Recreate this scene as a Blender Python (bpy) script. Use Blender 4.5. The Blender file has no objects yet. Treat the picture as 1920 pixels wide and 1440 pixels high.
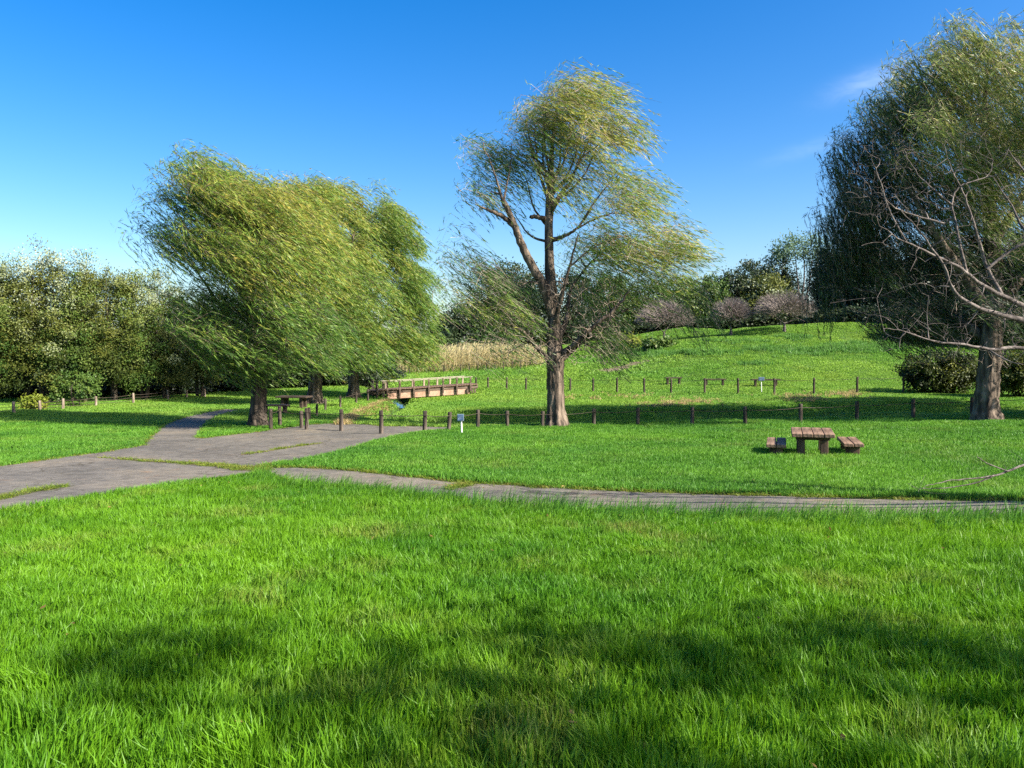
import bpy, bmesh, math, random
import numpy as np
from mathutils import Vector

rng = np.random.default_rng(7)
random.seed(7)
sc = bpy.context.scene
C = sc.collection

# ------------------------------------------------------------------ camera
F, HOR, CZ = 1500.0, 660.0, 3.2          # focal length in photo pixels, horizon row, eye height
PITCH = math.atan((720.0 - HOR) / F)
cam_d = bpy.data.cameras.new('camera')
cam_d.lens = 36.0 * F / 1920.0
cam_d.clip_start = 0.05
cam_d.clip_end = 4000
cam = bpy.data.objects.new('camera', cam_d)
cam.location = (0, 0, CZ)
cam.rotation_euler = (math.pi / 2 - PITCH, 0, 0)
C.objects.link(cam)
sc.camera = cam

# ------------------------------------------------------------------ light
SUN_AZ = np.array([0.895, -0.445]); SUN_AZ /= np.linalg.norm(SUN_AZ)
SUN_EL = math.radians(35)
w = bpy.data.worlds.new('World'); sc.world = w; w.use_nodes = True
nt = w.node_tree; nt.nodes.clear()
out = nt.nodes.new('ShaderNodeOutputWorld')
bg = nt.nodes.new('ShaderNodeBackground'); bg.inputs[1].default_value = 0.090
sky = nt.nodes.new('ShaderNodeTexSky'); sky.sky_type = 'NISHITA'; sky.sun_disc = False
sky.sun_elevation = SUN_EL
sky.sun_rotation = math.atan2(SUN_AZ[0], SUN_AZ[1])
sky.altitude = 300; sky.air_density = 1.0; sky.dust_density = 2.0; sky.ozone_density = 2.0
hs = nt.nodes.new('ShaderNodeHueSaturation')
hs.inputs['Hue'].default_value = 0.508
hs.inputs['Saturation'].default_value = 1.52
nt.links.new(sky.outputs[0], hs.inputs['Color'])
# two faint cirrus wisps, fixed in the sky by direction
tc = nt.nodes.new('ShaderNodeTexCoord')
def wisp(prev, u, v, wid, hei, amount):
    d = Vector(((u - 960) / F, math.cos(PITCH) + (720 - v) / F * math.sin(PITCH), -math.sin(PITCH) + (720 - v) / F * math.cos(PITCH))).normalized()
    r = Vector((d.y, -d.x, 0)).normalized(); up = r.cross(d)
    r2 = (r * math.cos(.22) + up * math.sin(.22)); u2 = (up * math.cos(.22) - r * math.sin(.22))
    def dot(vv):
        n = nt.nodes.new('ShaderNodeVectorMath'); n.operation = 'DOT_PRODUCT'
        n.inputs[1].default_value = vv; nt.links.new(tc.outputs['Generated'], n.inputs[0]); return n.outputs['Value']
    def m(op, a, b):
        n = nt.nodes.new('ShaderNodeMath'); n.operation = op
        for k, q in enumerate((a, b)):
            if isinstance(q, (int, float)): n.inputs[k].default_value = q
            else: nt.links.new(q, n.inputs[k])
        return n.outputs[0]
    a = m('DIVIDE', dot(r2), wid); b = m('DIVIDE', dot(u2), hei)
    q = m('ADD', m('MULTIPLY', a, a), m('MULTIPLY', b, b))
    fall = m('POWER', 2.718, m('MULTIPLY', q, -1.6))
    front = m('GREATER_THAN', dot(d), 0.5)
    no = nt.nodes.new('ShaderNodeTexNoise'); no.inputs['Scale'].default_value = 26; no.inputs['Detail'].default_value = 8
    no.inputs['Distortion'].default_value = 1.1
    mp = nt.nodes.new('ShaderNodeMapping'); mp.inputs['Scale'].default_value = (1, 1, 3.6)
    nt.links.new(tc.outputs['Generated'], mp.inputs[0]); nt.links.new(mp.outputs[0], no.inputs['Vector'])
    fac = m('MULTIPLY', m('MULTIPLY', fall, front), m('MULTIPLY', no.outputs['Fac'], amount))
    mix = nt.nodes.new('ShaderNodeMixRGB'); mix.inputs[2].default_value = (7.0, 7.4, 8.0, 1)
    nt.links.new(fac, mix.inputs[0]); nt.links.new(prev, mix.inputs[1])
    return mix.outputs[0]
col = hs.outputs[0]
col = wisp(col, 1640, 150, 0.055, 0.016, 0.24)
col = wisp(col, 1530, 275, 0.06, 0.010, 0.10)
nt.links.new(col, bg.inputs[0]); nt.links.new(bg.outputs[0], out.inputs[0])

sl = bpy.data.lights.new('sun', 'SUN'); sl.energy = 5.0; sl.angle = math.radians(0.55); sl.color = (1.0, 0.94, 0.84)
so = bpy.data.objects.new('sun', sl); C.objects.link(so)
so.location = (20, -10, 30)
sd = Vector((SUN_AZ[0] * math.cos(SUN_EL), SUN_AZ[1] * math.cos(SUN_EL), math.sin(SUN_EL)))
so.rotation_euler = (-sd).to_track_quat('-Z', 'Y').to_euler()
sc.view_settings.view_transform = 'Standard'
sc.view_settings.look = 'None'
sc.view_settings.exposure = 1.46
sc.view_settings.gamma = 1.0
sc.view_settings.use_curve_mapping = False
sc.cycles.max_bounces = 4
sc.cycles.diffuse_bounces = 2
sc.cycles.glossy_bounces = 2
sc.cycles.transmission_bounces = 2
sc.cycles.use_adaptive_sampling = True
sc.cycles.adaptive_threshold = 0.012
sc.cycles.use_denoising = False
sc.render.filter_size = 1.15
sc.cycles.transparent_max_bounces = 4

# ------------------------------------------------------------------ helpers
def tag(o, label=None, cat=None, group=None, kind=None):
    if label: o['label'] = label
    if cat: o['category'] = cat
    if group: o['group'] = group
    if kind: o['kind'] = kind
    return o
def empty(name, loc, rz=0):
    o = bpy.data.objects.new(name, None); C.objects.link(o)
    o.location = loc; o.rotation_euler = (0, 0, rz); o.empty_display_size = .2
    return o
def link(name, me, mat, parent=None):
    o = bpy.data.objects.new(name, me); C.objects.link(o)
    if mat is not None and not me.materials: me.materials.append(mat)
    if parent is not None: o.parent = parent
    return o
def copy_tree(o, parent=None):
    c = o.copy(); C.objects.link(c); c.parent = parent
    for ch in list(o.children): copy_tree(ch, c)
    return c
def npmesh(name, v, f, smooth=False, attrs=None):
    v = np.asarray(v, np.float32); f = np.asarray(f, np.int32)
    me = bpy.data.meshes.new(name)
    n, k = f.shape if len(f) else (0, 4)
    me.vertices.add(len(v)); me.vertices.foreach_set('co', v.ravel())
    if n:
        me.loops.add(n * k); me.loops.foreach_set('vertex_index', f.ravel())
        me.polygons.add(n); me.polygons.foreach_set('loop_start', np.arange(0, n * k, k, dtype=np.int32))
        try: me.polygons.foreach_set('loop_total', np.full(n, k, np.int32))
        except Exception: pass
        me.polygons.foreach_set('use_smooth', np.full(n, smooth, bool))
    for an, av in (attrs or {}).items():
        a = me.attributes.new(an, 'FLOAT', 'POINT'); a.data.foreach_set('value', np.asarray(av, np.float32))
    me.update(calc_edges=True)
    return me
_lat = rng.random((256, 256))
def vnoise(x, y, s=1.0, o=0):
    x = np.asarray(x, float) / s + 37.3 * (o + 1); y = np.asarray(y, float) / s + 11.7 * (o + 1)
    xi = np.floor(x).astype(int); yi = np.floor(y).astype(int); fx = x - xi; fy = y - yi
    fx = fx * fx * (3 - 2 * fx); fy = fy * fy * (3 - 2 * fy)
    g = lambda a, b: _lat[a % 256, b % 256]
    return (g(xi, yi) * (1 - fx) + g(xi + 1, yi) * fx) * (1 - fy) + (g(xi, yi + 1) * (1 - fx) + g(xi + 1, yi + 1) * fx) * fy
def sstep(a, b, x):
    t = np.clip((np.asarray(x, float) - a) / (b - a), 0, 1); return t * t * (3 - 2 * t)

# terrain height (eye is CZ above the datum)
_ty = np.linspace(-60, 260, 1281)
_td = np.interp(_ty, [-60, 0, 3, 6, 10, 14, 18, 25, 30, 46, 60, 260], [1.4, 1.55, 1.66, 1.87, 2.15, 2.36, 2.48, 2.75, 2.95, 3.05, 3.02, 3.0])
_k = np.hanning(17); _k /= _k.sum()
_td = np.convolve(np.pad(_td, 8, mode='edge'), _k, mode='valid')
DITCH = np.array([(-15.5, 78), (-12, 66), (-9.0, 59.5), (-7.3, 54), (-7.0, 46), (-6.9, 40), (-6.0, 37.6), (-3, 36.8), (4, 36.6), (14, 37.4), (26, 40), (45, 44)], float)
def polydist(x, y, P):
    x = np.asarray(x, float); y = np.asarray(y, float); d = np.full(np.broadcast(x, y).shape, 1e9)
    for (ax, ay), (bx, by) in zip(P[:-1], P[1:]):
        dx, dy = bx - ax, by - ay; t = np.clip(((x - ax) * dx + (y - ay) * dy) / (dx * dx + dy * dy), 0, 1)
        d = np.minimum(d, np.hypot(x - ax - t * dx, y - ay - t * dy))
    return d
def h(x, y):
    x = np.asarray(x, float); y = np.asarray(y, float)
    z = CZ - np.interp(y, _ty, _td)
    z = z + np.clip(0.022 * (x - 3), 0, .38) * sstep(18, 30, y)
    A = np.interp(x, [-40, -16, -3, 10, 30, 60], [0.1, 0.9, 2.5, 4.2, 5.7, 6.4])
    z = z + A * sstep(50, 97, y)
    dd = polydist(x, y, DITCH)
    z = z - 0.62 * (1 - sstep(0.35, 1.25, dd)) - .15 * (1 - sstep(1, 5, dd)) - .38 * (1 - sstep(.8, 4.6, dd)) * sstep(-6, -1, x) * sstep(30, 34, y)
    z = z - .16 * (1 - sstep(.40, 1.0, np.hypot((x + 5.6) / 5.6, (y - 55.0) / 6.5)))
    z = z + (vnoise(x, y, 5.3) - .5) * .10 * sstep(6, 20, y) + (vnoise(x, y, 1.7, 3) - .5) * .04
    z = z + (vnoise(x, y, 9, 5) - .5) * .9 * sstep(58, 75, y) * sstep(-5, 8, x)
    return z
cp, sp = math.cos(PITCH), math.sin(PITCH)
def ray(u, v):
    a = (u - 960) / F; b = (720 - v) / F
    d = np.array([a, cp + b * sp, -sp + b * cp]); return d / d[1]
def at(u, v, Y):
    return np.array([0, 0, CZ]) + ray(u, v) * Y
_GY = np.concatenate([np.arange(2.5, 40, .2), np.arange(40, 170, .6)])
def ground(u, v):
    d = ray(u, v); z = CZ + d[2] * _GY - h(d[0] * _GY, _GY); k = np.nonzero(z < 0)[0]
    if not len(k) or k[0] == 0: Yh = 170.0 if not len(k) else 2.5
    else:
        j = k[0]; Yh = _GY[j - 1] + (_GY[j] - _GY[j - 1]) * z[j - 1] / (z[j - 1] - z[j])
    X = d[0] * Yh
    return np.array([X, Yh, float(h(X, Yh))])

# ------------------------------------------------------------------ materials
def newmat(name):
    m = bpy.data.materials.new(name); m.use_nodes = True; n = m.node_tree; n.nodes.clear()
    o = n.nodes.new('ShaderNodeOutputMaterial'); return m, n, o
def ramp(n, cols, pos=None):
    r = n.nodes.new('ShaderNodeValToRGB'); e = r.color_ramp.elements
    pos = pos or [i / (len(cols) - 1) for i in range(len(cols))]
    while len(e) < len(cols): e.new(.5)
    for k, (p, c) in enumerate(zip(pos, cols)): e[k].position = p; e[k].color = (*c, 1)
    return r
def leafmat(name, cols, trans=.35, rough=.55, spec=.25, pos=None):
    m, n, o = newmat(name)
    a = n.nodes.new('ShaderNodeAttribute'); a.attribute_name = 'tint'
    r = ramp(n, cols, pos); n.links.new(a.outputs['Fac'], r.inputs[0])
    p = n.nodes.new('ShaderNodeBsdfPrincipled'); p.inputs['Roughness'].default_value = rough
    p.inputs['Specular IOR Level'].default_value = spec
    t = n.nodes.new('ShaderNodeBsdfTranslucent'); mx = n.nodes.new('ShaderNodeMixShader'); mx.inputs[0].default_value = trans
    n.links.new(r.outputs[0], p.inputs['Base Color']); n.links.new(r.outputs[0], t.inputs[0])
    n.links.new(p.outputs[0], mx.inputs[1]); n.links.new(t.outputs[0], mx.inputs[2]); n.links.new(mx.outputs[0], o.inputs[0])
    return m
def grassmat(name, fresh, deep, dry, dryamt=.3, patch=.35, trans=.4):
    """blade colour: per tuft, per blade, in patches over the ground; dry tips"""
    m, n, o = newmat(name)
    a = n.nodes.new('ShaderNodeAttribute'); a.attribute_name = 'tint'
    no = n.nodes.new('ShaderNodeTexNoise'); no.inputs['Scale'].default_value = patch; no.inputs['Detail'].default_value = 4
    geo = n.nodes.new('ShaderNodeNewGeometry'); rn = n.nodes.new('ShaderNodeAttribute'); rn.attribute_name = 'rnd'
    n.links.new(geo.outputs['Position'], no.inputs['Vector'])
    r = ramp(n, [(0, 0, 0), (1, 1, 1)], [.36, .64]); n.links.new(no.outputs['Fac'], r.inputs[0])
    m1 = n.nodes.new('ShaderNodeMixRGB'); m1.inputs[1].default_value = (*deep, 1); m1.inputs[2].default_value = (*fresh, 1)
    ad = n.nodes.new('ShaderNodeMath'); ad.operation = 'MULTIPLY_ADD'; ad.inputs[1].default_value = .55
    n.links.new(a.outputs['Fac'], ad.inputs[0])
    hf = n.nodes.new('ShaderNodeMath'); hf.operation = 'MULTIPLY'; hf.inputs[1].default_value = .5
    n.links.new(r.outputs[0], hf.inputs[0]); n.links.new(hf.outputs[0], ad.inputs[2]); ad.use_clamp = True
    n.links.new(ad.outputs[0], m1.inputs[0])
    no2 = n.nodes.new('ShaderNodeTexNoise'); no2.inputs['Scale'].default_value = patch * 2.7; no2.inputs['Detail'].default_value = 5
    n.links.new(geo.outputs['Position'], no2.inputs['Vector'])
    r2 = ramp(n, [(0, 0, 0), (1, 1, 1)], [.52, .75]); n.links.new(no2.outputs['Fac'], r2.inputs[0])
    rr = n.nodes.new('ShaderNodeMath'); rr.operation = 'MULTIPLY'; n.links.new(r2.outputs[0], rr.inputs[0]); n.links.new(rn.outputs['Fac'], rr.inputs[1])
    r3 = n.nodes.new('ShaderNodeMath'); r3.operation = 'MULTIPLY'; r3.inputs[1].default_value = dryamt * 2; n.links.new(rr.outputs[0], r3.inputs[0]); r3.use_clamp = True
    m2 = n.nodes.new('ShaderNodeMixRGB'); m2.inputs[2].default_value = (*dry, 1)
    n.links.new(r3.outputs[0], m2.inputs[0]); n.links.new(m1.outputs[0], m2.inputs[1])
    p = n.nodes.new('ShaderNodeBsdfPrincipled'); p.inputs['Roughness'].default_value = .5; p.inputs['Specular IOR Level'].default_value = .3
    t = n.nodes.new('ShaderNodeBsdfTranslucent'); mx = n.nodes.new('ShaderNodeMixShader'); mx.inputs[0].default_value = trans
    n.links.new(m2.outputs[0], p.inputs['Base Color']); n.links.new(m2.outputs[0], t.inputs[0])
    n.links.new(p.outputs[0], mx.inputs[1]); n.links.new(t.outputs[0], mx.inputs[2]); n.links.new(mx.outputs[0], o.inputs[0])
    return m
def noisemat(name, cols, scale=4, detail=6, stretch=(1, 1, 1), rough=.9, bump=.3, bscale=None, pos=None, dist=.02, spec=.2, coord='Object', fine=None):
    m, n, o = newmat(name)
    tcn = n.nodes.new('ShaderNodeTexCoord'); mp = n.nodes.new('ShaderNodeMapping'); mp.inputs['Scale'].default_value = stretch
    n.links.new(tcn.outputs[coord], mp.inputs[0])
    no = n.nodes.new('ShaderNodeTexNoise'); no.inputs['Scale'].default_value = scale; no.inputs['Detail'].default_value = detail
    n.links.new(mp.outputs[0], no.inputs['Vector'])
    r = ramp(n, cols, pos or [.3 + .4 * i / (len(cols) - 1) for i in range(len(cols))]); n.links.new(no.outputs['Fac'], r.inputs[0])
    p = n.nodes.new('ShaderNodeBsdfPrincipled'); p.inputs['Roughness'].default_value = rough; p.inputs['Specular IOR Level'].default_value = spec
    colo = r.outputs[0]
    nb = n.nodes.new('ShaderNodeTexNoise'); nb.inputs['Scale'].default_value = bscale or scale * 3; nb.inputs['Detail'].default_value = 6
    n.links.new(mp.outputs[0], nb.inputs['Vector'])
    if fine:
        rf = ramp(n, [(fine[0],) * 3, (fine[1],) * 3], [.35, .65]); n.links.new(nb.outputs['Fac'], rf.inputs[0])
        mu = n.nodes.new('ShaderNodeMixRGB'); mu.blend_type = 'MULTIPLY'; mu.inputs[0].default_value = 1
        n.links.new(colo, mu.inputs[1]); n.links.new(rf.outputs[0], mu.inputs[2]); colo = mu.outputs[0]
    n.links.new(colo, p.inputs['Base Color'])
    b = n.nodes.new('ShaderNodeBump'); b.inputs['Strength'].default_value = bump; b.inputs['Distance'].default_value = dist
    n.links.new(nb.outputs['Fac'], b.inputs['Height']); n.links.new(b.outputs[0], p.inputs['Normal']); n.links.new(p.outputs[0], o.inputs[0])
    return m
M = {}
M['soil'] = noisemat('lawn_soil', [(.030, .065, .010), (.048, .10, .012), (.08, .12, .025)], .35, 8, fine=(.6, 1.25), bscale=14, bump=.6, dist=.05)
def asphaltmat():
    m, n, o = newmat('worn_asphalt'); tcn = n.nodes.new('ShaderNodeTexCoord'); V = tcn.outputs['Object']
    def noi(sc_, det, dist=0):
        q = n.nodes.new('ShaderNodeTexNoise'); q.inputs['Scale'].default_value = sc_; q.inputs['Detail'].default_value = det; q.inputs['Distortion'].default_value = dist; n.links.new(V, q.inputs['Vector']); return q.outputs['Fac']
    def rp(f, cols, pos): r = ramp(n, cols, pos); n.links.new(f, r.inputs[0]); return r.outputs[0]
    def mul(a_, b_, f=1.0):
        q = n.nodes.new('ShaderNodeMixRGB'); q.blend_type = 'MULTIPLY'; q.inputs[0].default_value = f; n.links.new(a_, q.inputs[1]); n.links.new(b_, q.inputs[2]); return q.outputs[0]
    c = rp(noi(.45, 9, .4), [(.108, .096, .078), (.138, .122, .099), (.178, .149, .110)], [.34, .5, .68])
    c = mul(c, rp(noi(70, 4), [(.62,) * 3, (1.35,) * 3], [.36, .64])); c = mul(c, rp(noi(4, 8, .8), [(.78,) * 3, (1.1,) * 3], [.38, .58]))
    d = n.nodes.new('ShaderNodeVectorMath'); d.operation = 'ADD'; nn_ = n.nodes.new('ShaderNodeTexNoise'); nn_.inputs['Scale'].default_value = 1.3; nn_.inputs['Detail'].default_value = 6
    n.links.new(V, nn_.inputs['Vector']); n.links.new(V, d.inputs[0]); n.links.new(nn_.outputs['Color'], d.inputs[1])
    vo = n.nodes.new('ShaderNodeTexVoronoi'); vo.feature = 'DISTANCE_TO_EDGE'; vo.inputs['Scale'].default_value = .42; n.links.new(d.outputs[0], vo.inputs['Vector'])
    c = mul(c, rp(vo.outputs['Distance'], [(.6, .58, .5), (1, 1, 1)], [.003, .012]))
    c2 = rp(noi(1.1, 7, 1.5), [(1, 1, 1), (1.35, 1.05, .82)], [.62, .74]); c = mul(c, c2)
    p = n.nodes.new('ShaderNodeBsdfPrincipled'); p.inputs['Roughness'].default_value = .85; p.inputs['Specular IOR Level'].default_value = .25; n.links.new(c, p.inputs['Base Color'])
    b = n.nodes.new('ShaderNodeBump'); b.inputs['Strength'].default_value = .5; b.inputs['Distance'].default_value = .012; n.links.new(noi(60, 5), b.inputs['Height']); n.links.new(b.outputs[0], p.inputs['Normal']); n.links.new(p.outputs[0], o.inputs[0])
    return m
M['asphalt'] = asphaltmat()
M['dirt'] = noisemat('seam_dirt', [(.11, .085, .045), (.16, .12, .06), (.10, .11, .03)], 3, 6, fine=(.6, 1.2), bscale=20, bump=.6)
M['track'] = noisemat('worn_track', [(.13, .10, .06), (.17, .13, .08), (.10, .12, .03)], .8, 7, fine=(.7, 1.2), bscale=9)
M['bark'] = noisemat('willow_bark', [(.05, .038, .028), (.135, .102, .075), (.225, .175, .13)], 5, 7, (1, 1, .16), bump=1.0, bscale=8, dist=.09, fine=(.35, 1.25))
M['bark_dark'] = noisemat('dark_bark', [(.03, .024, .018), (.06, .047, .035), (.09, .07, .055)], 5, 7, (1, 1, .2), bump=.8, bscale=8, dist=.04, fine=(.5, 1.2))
M['bark_pale'] = noisemat('grey_twig_bark', [(.07, .058, .051), (.14, .116, .102), (.225, .19, .165)], 6, 6, (1, 1, 1), bump=.6, bscale=22, dist=.02, fine=(.5, 1.2))
M['dead_twig'] = noisemat('dry_twig', [(.20, .15, .11), (.30, .235, .18), (.40, .32, .25)], 3, 4, bump=.1)
M['twig_pink'] = noisemat('bare_twig', [(.18, .145, .125), (.25, .205, .18), (.32, .27, .24)], 1.2, 4, bump=.1)
M['post'] = noisemat('weathered_post', [(.035, .027, .02), (.075, .058, .045), (.13, .105, .085)], 6, 6, (1, 1, .15), bump=.5, bscale=10, fine=(.6, 1.2))
M['post_pale'] = noisemat('bleached_post', [(.16, .12, .085), (.26, .20, .15), (.36, .29, .22)], 6, 6, (1, 1, .15), bump=.5, bscale=10, fine=(.6, 1.2))
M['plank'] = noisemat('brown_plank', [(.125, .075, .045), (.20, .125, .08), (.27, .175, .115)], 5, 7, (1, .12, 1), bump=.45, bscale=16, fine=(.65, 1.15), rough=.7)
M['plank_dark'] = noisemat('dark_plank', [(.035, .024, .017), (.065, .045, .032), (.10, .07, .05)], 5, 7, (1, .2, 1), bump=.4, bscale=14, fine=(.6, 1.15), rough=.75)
M['plank_mid'] = noisemat('mid_brown_beam', [(.085, .058, .042), (.14, .10, .072), (.20, .15, .11)], 5, 7, (.2, 1, 1), bump=.4, bscale=14, fine=(.65, 1.15), rough=.75)
M['wire'] = noisemat('rusty_wire', [(.04, .032, .026), (.10, .075, .055)], 9, 3, rough=.6)
M['rope'] = noisemat('pale_rail', [(.34, .29, .22), (.48, .42, .33)], 5, 4)
M['abutment'] = noisemat('salmon_concrete', [(.34, .20, .13), (.46, .29, .20), (.52, .36, .26)], 1.6, 7, fine=(.75, 1.1), bscale=12)
M['white'] = noisemat('white_paint', [(.72, .72, .70), (.82, .82, .80)], 3, 4, rough=.5)
M['blue_sign'] = noisemat('faded_blue_board', [(.03, .06, .13), (.06, .11, .19), (.20, .26, .32)], 7, 3, (1, 1, 3.2), rough=.5, pos=[.35, .55, .72])
M['stone'] = noisemat('bank_stone', [(.16, .10, .055), (.30, .19, .11), (.38, .26, .16)], 4, 5, bump=.6)
mw, n, o = newmat('stream_water')
p = n.nodes.new('ShaderNodeBsdfPrincipled'); p.inputs['Base Color'].default_value = (.02, .035, .035, 1); p.inputs['Roughness'].default_value = .06
no = n.nodes.new('ShaderNodeTexNoise'); no.inputs['Scale'].default_value = 5; b = n.nodes.new('ShaderNodeBump'); b.inputs['Strength'].default_value = .12; b.inputs['Distance'].default_value = .05
n.links.new(no.outputs['Fac'], b.inputs['Height']); n.links.new(b.outputs[0], p.inputs['Normal']); n.links.new(p.outputs[0], o.inputs[0])
M['water'] = mw
M['grass'] = grassmat('lawn_blade', (.165, .345, .010), (.038, .155, .008), (.34, .27, .08), .36)
M['grass_mid'] = grassmat('windblown_blade', (.17, .36, .030), (.042, .165, .018), (.27, .23, .06), .22, .22)
M['grass_far'] = grassmat('meadow_blade', (.27, .42, .05), (.10, .26, .03), (.32, .27, .08), .2, .12)
M['drygrass'] = grassmat('dry_bank_blade', (.46, .33, .15), (.24, .20, .07), (.14, .24, .04), .4, .8, .25)
M['reed'] = leafmat('dry_reed', [(.30, .23, .09), (.47, .38, .17), (.60, .51, .28), (.32, .35, .11)], .3)
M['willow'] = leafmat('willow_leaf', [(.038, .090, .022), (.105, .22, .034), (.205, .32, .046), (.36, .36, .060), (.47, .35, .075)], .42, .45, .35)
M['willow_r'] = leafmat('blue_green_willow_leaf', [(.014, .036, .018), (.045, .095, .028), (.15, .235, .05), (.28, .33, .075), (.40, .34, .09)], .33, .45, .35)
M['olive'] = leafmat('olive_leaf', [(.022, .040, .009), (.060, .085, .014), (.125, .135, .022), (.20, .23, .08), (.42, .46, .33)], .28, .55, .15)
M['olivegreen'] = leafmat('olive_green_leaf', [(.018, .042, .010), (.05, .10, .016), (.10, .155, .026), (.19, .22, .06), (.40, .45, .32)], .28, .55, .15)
M['green'] = leafmat('broad_green_leaf', [(.016, .042, .010), (.040, .090, .014), (.075, .135, .022), (.15, .18, .03)], .28, .5, .3)
M['darkleaf'] = leafmat('dark_shaded_evergreen_leaf', [(.008, .017, .008), (.016, .032, .010), (.030, .050, .014), (.06, .08, .025)], .15, .5, .3)  # dark tone holds the stand's shade besides its own deep leaf colour
M['paleleaf'] = leafmat('pale_airy_leaf', [(.07, .13, .06), (.13, .20, .10), (.20, .27, .14)], .4)
M['yellowgreen'] = leafmat('yellow_green_leaf', [(.06, .10, .012), (.15, .20, .02), (.30, .32, .04)], .4)

# ------------------------------------------------------------------ ground and paths
def axis(a, b, fine0, fine1, fine, coarse):
    xs = [fine0]
    while xs[-1] < fine1: xs.append(xs[-1] + fine)
    st = fine; x = xs[-1]
    while x < b: st = min(st * 1.25, coarse); x += st; xs.append(x)
    st = fine; x = fine0; lo = []
    while x > a: st = min(st * 1.25, coarse); x -= st; lo.append(x)
    return np.array(lo[::-1] + xs)
gx = axis(-700, 700, -34, 46, .4, 60); gy = axis(-60, 1200, 0, 100, .4, 60)
GX, GY = np.meshgrid(gx, gy)
GZ = h(GX, np.minimum(GY, 250))
nx, ny = len(gx), len(gy)
ii = (np.arange(ny - 1)[:, None] * nx + np.arange(nx - 1)[None, :]).ravel()
gf = np.stack([ii, ii + 1, ii + nx + 1, ii + nx], 1)
g = link('ground', npmesh('ground', np.stack([GX.ravel(), GY.ravel(), GZ.ravel()], 1), gf, True), M['soil'])
tag(g, 'green lawn ground of the park with a rising meadow', 'ground', kind='structure')

def inpoly(x, y, P):
    x = np.asarray(x); y = np.asarray(y); r = np.zeros(x.shape, bool); n_ = len(P)
    for i in range(n_):
        x1, y1 = P[i]; x2, y2 = P[(i + 1) % n_]
        c = ((y1 > y) != (y2 > y)) & (x < (x2 - x1) * (y - y1) / (y2 - y1 + 1e-12) + x1); r ^= c
    return r
def gpoly(px, wob=.05):
    P = np.array([ground(u, v)[:2] for u, v in px]); Q = []
    for a, b_ in zip(P, np.roll(P, -1, 0)):
        k = max(1, int(np.hypot(*(b_ - a)) / .3))
        for t in np.arange(k) / k: Q.append(a + (b_ - a) * t)
    Q = np.array(Q)
    Q[:, 0] += (vnoise(Q[:, 0], Q[:, 1], .5, 9) - .5) * 2 * wob; Q[:, 1] += (vnoise(Q[:, 0], Q[:, 1], .5, 12) - .5) * 2 * wob
    return Q
def drape(name, P, mat, lift, cell=.4):
    bm = bmesh.new(); f = bm.faces.new([bm.verts.new((x, y, 0)) for x, y in P])
    bmesh.ops.triangulate(bm, faces=[f])
    for ax in (0, 1):
        no_ = Vector((1, 0, 0)) if ax == 0 else Vector((0, 1, 0))
        for c in np.arange(P[:, ax].min() + cell / 2, P[:, ax].max(), cell):
            co = Vector((c, 0, 0)) if ax == 0 else Vector((0, c, 0))
            bmesh.ops.bisect_plane(bm, geom=bm.verts[:] + bm.edges[:] + bm.faces[:], plane_co=co, plane_no=no_)
    V = np.array([v.co[:] for v in bm.verts]); z = h(V[:, 0], V[:, 1]) + lift
    for v, zz in zip(bm.verts, z): v.co.z = zz
    bmesh.ops.recalc_face_normals(bm, faces=bm.faces)
    if sum(f.normal.z for f in bm.faces) < 0: bmesh.ops.reverse_faces(bm, faces=bm.faces)
    me = bpy.data.meshes.new(name); bm.to_mesh(me); bm.free()
    for p_ in me.polygons: p_.use_smooth = True
    return link(name, me, mat)
MAIN = gpoly([(-260, 915), (0, 876), (100, 861), (190, 849), (262, 837), (285, 812), (310, 795), (350, 781), (395, 772), (425, 767), (455, 769), (420, 778), (396, 790), (383, 806), (374, 823),
              (460, 813), (510, 806), (560, 799), (610, 795), (660, 795), (720, 800), (790, 800), (850, 802), (842, 808), (800, 812), (750, 818), (700, 831), (650, 846), (600, 860), (550, 869), (500, 876),
              (480, 892), (440, 897), (400, 901), (300, 914), (200, 932), (100, 950), (0, 968), (-260, 1015)])
SIDE = gpoly([(484, 891), (500, 877), (560, 877), (640, 881), (740, 891), (860, 904), (1000, 913), (1150, 921), (1300, 926), (1500, 932), (1700, 937), (1920, 939), (2260, 941),
              (2260, 991), (1920, 983), (1700, 980), (1500, 977), (1300, 971), (1100, 962), (960, 953), (800, 936), (650, 918), (540, 906)])
tag(drape('asphalt_road', MAIN, M['asphalt'], .020), 'wide worn grey asphalt road crossing the lawn on the left', 'road', kind='structure')
tag(drape('asphalt_footpath', SIDE, M['asphalt'], .012), 'narrow asphalt footpath curving right between the two lawns', 'footpath', kind='structure')
SEAMS = [gpoly(q, .02) for q in (
    [(150, 856.5), (250, 863), (330, 868), (410, 872), (470, 878), (535, 867.5), (552, 869), (505, 877), (486, 885), (440, 884), (405, 877), (330, 870.5), (250, 865)],
    [(-60, 946), (0, 935), (60, 922), (128, 912), (130, 914), (60, 925), (0, 939), (-60, 950)],
    [(452, 853.5), (500, 846.5), (560, 837), (605, 831), (605, 832), (560, 838.5), (500, 848.5), (452, 855.5)],
    [(838, 917), (858, 911), (882, 909), (882, 912), (862, 915), (842, 921)])]
for k, S in enumerate(SEAMS):
    tag(drape('soil_seam', S, M['dirt'], .026), ['grassy dirt seam where footpath meets the road', 'dirt crack in the road by the left picture edge', 'thin dirt crack in the road before the fence', 'small dirt gap across the footpath'][k], 'dirt seam', kind='structure')
TRACK = gpoly([(1122, 694), (1150, 688), (1180, 681), (1215, 675), (1218, 677), (1188, 686), (1165, 695), (1128, 700)], .45)
tag(drape('dirt_track', TRACK, M['track'], .03), 'worn brown dirt track climbing the meadow', 'track', kind='structure')
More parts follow.
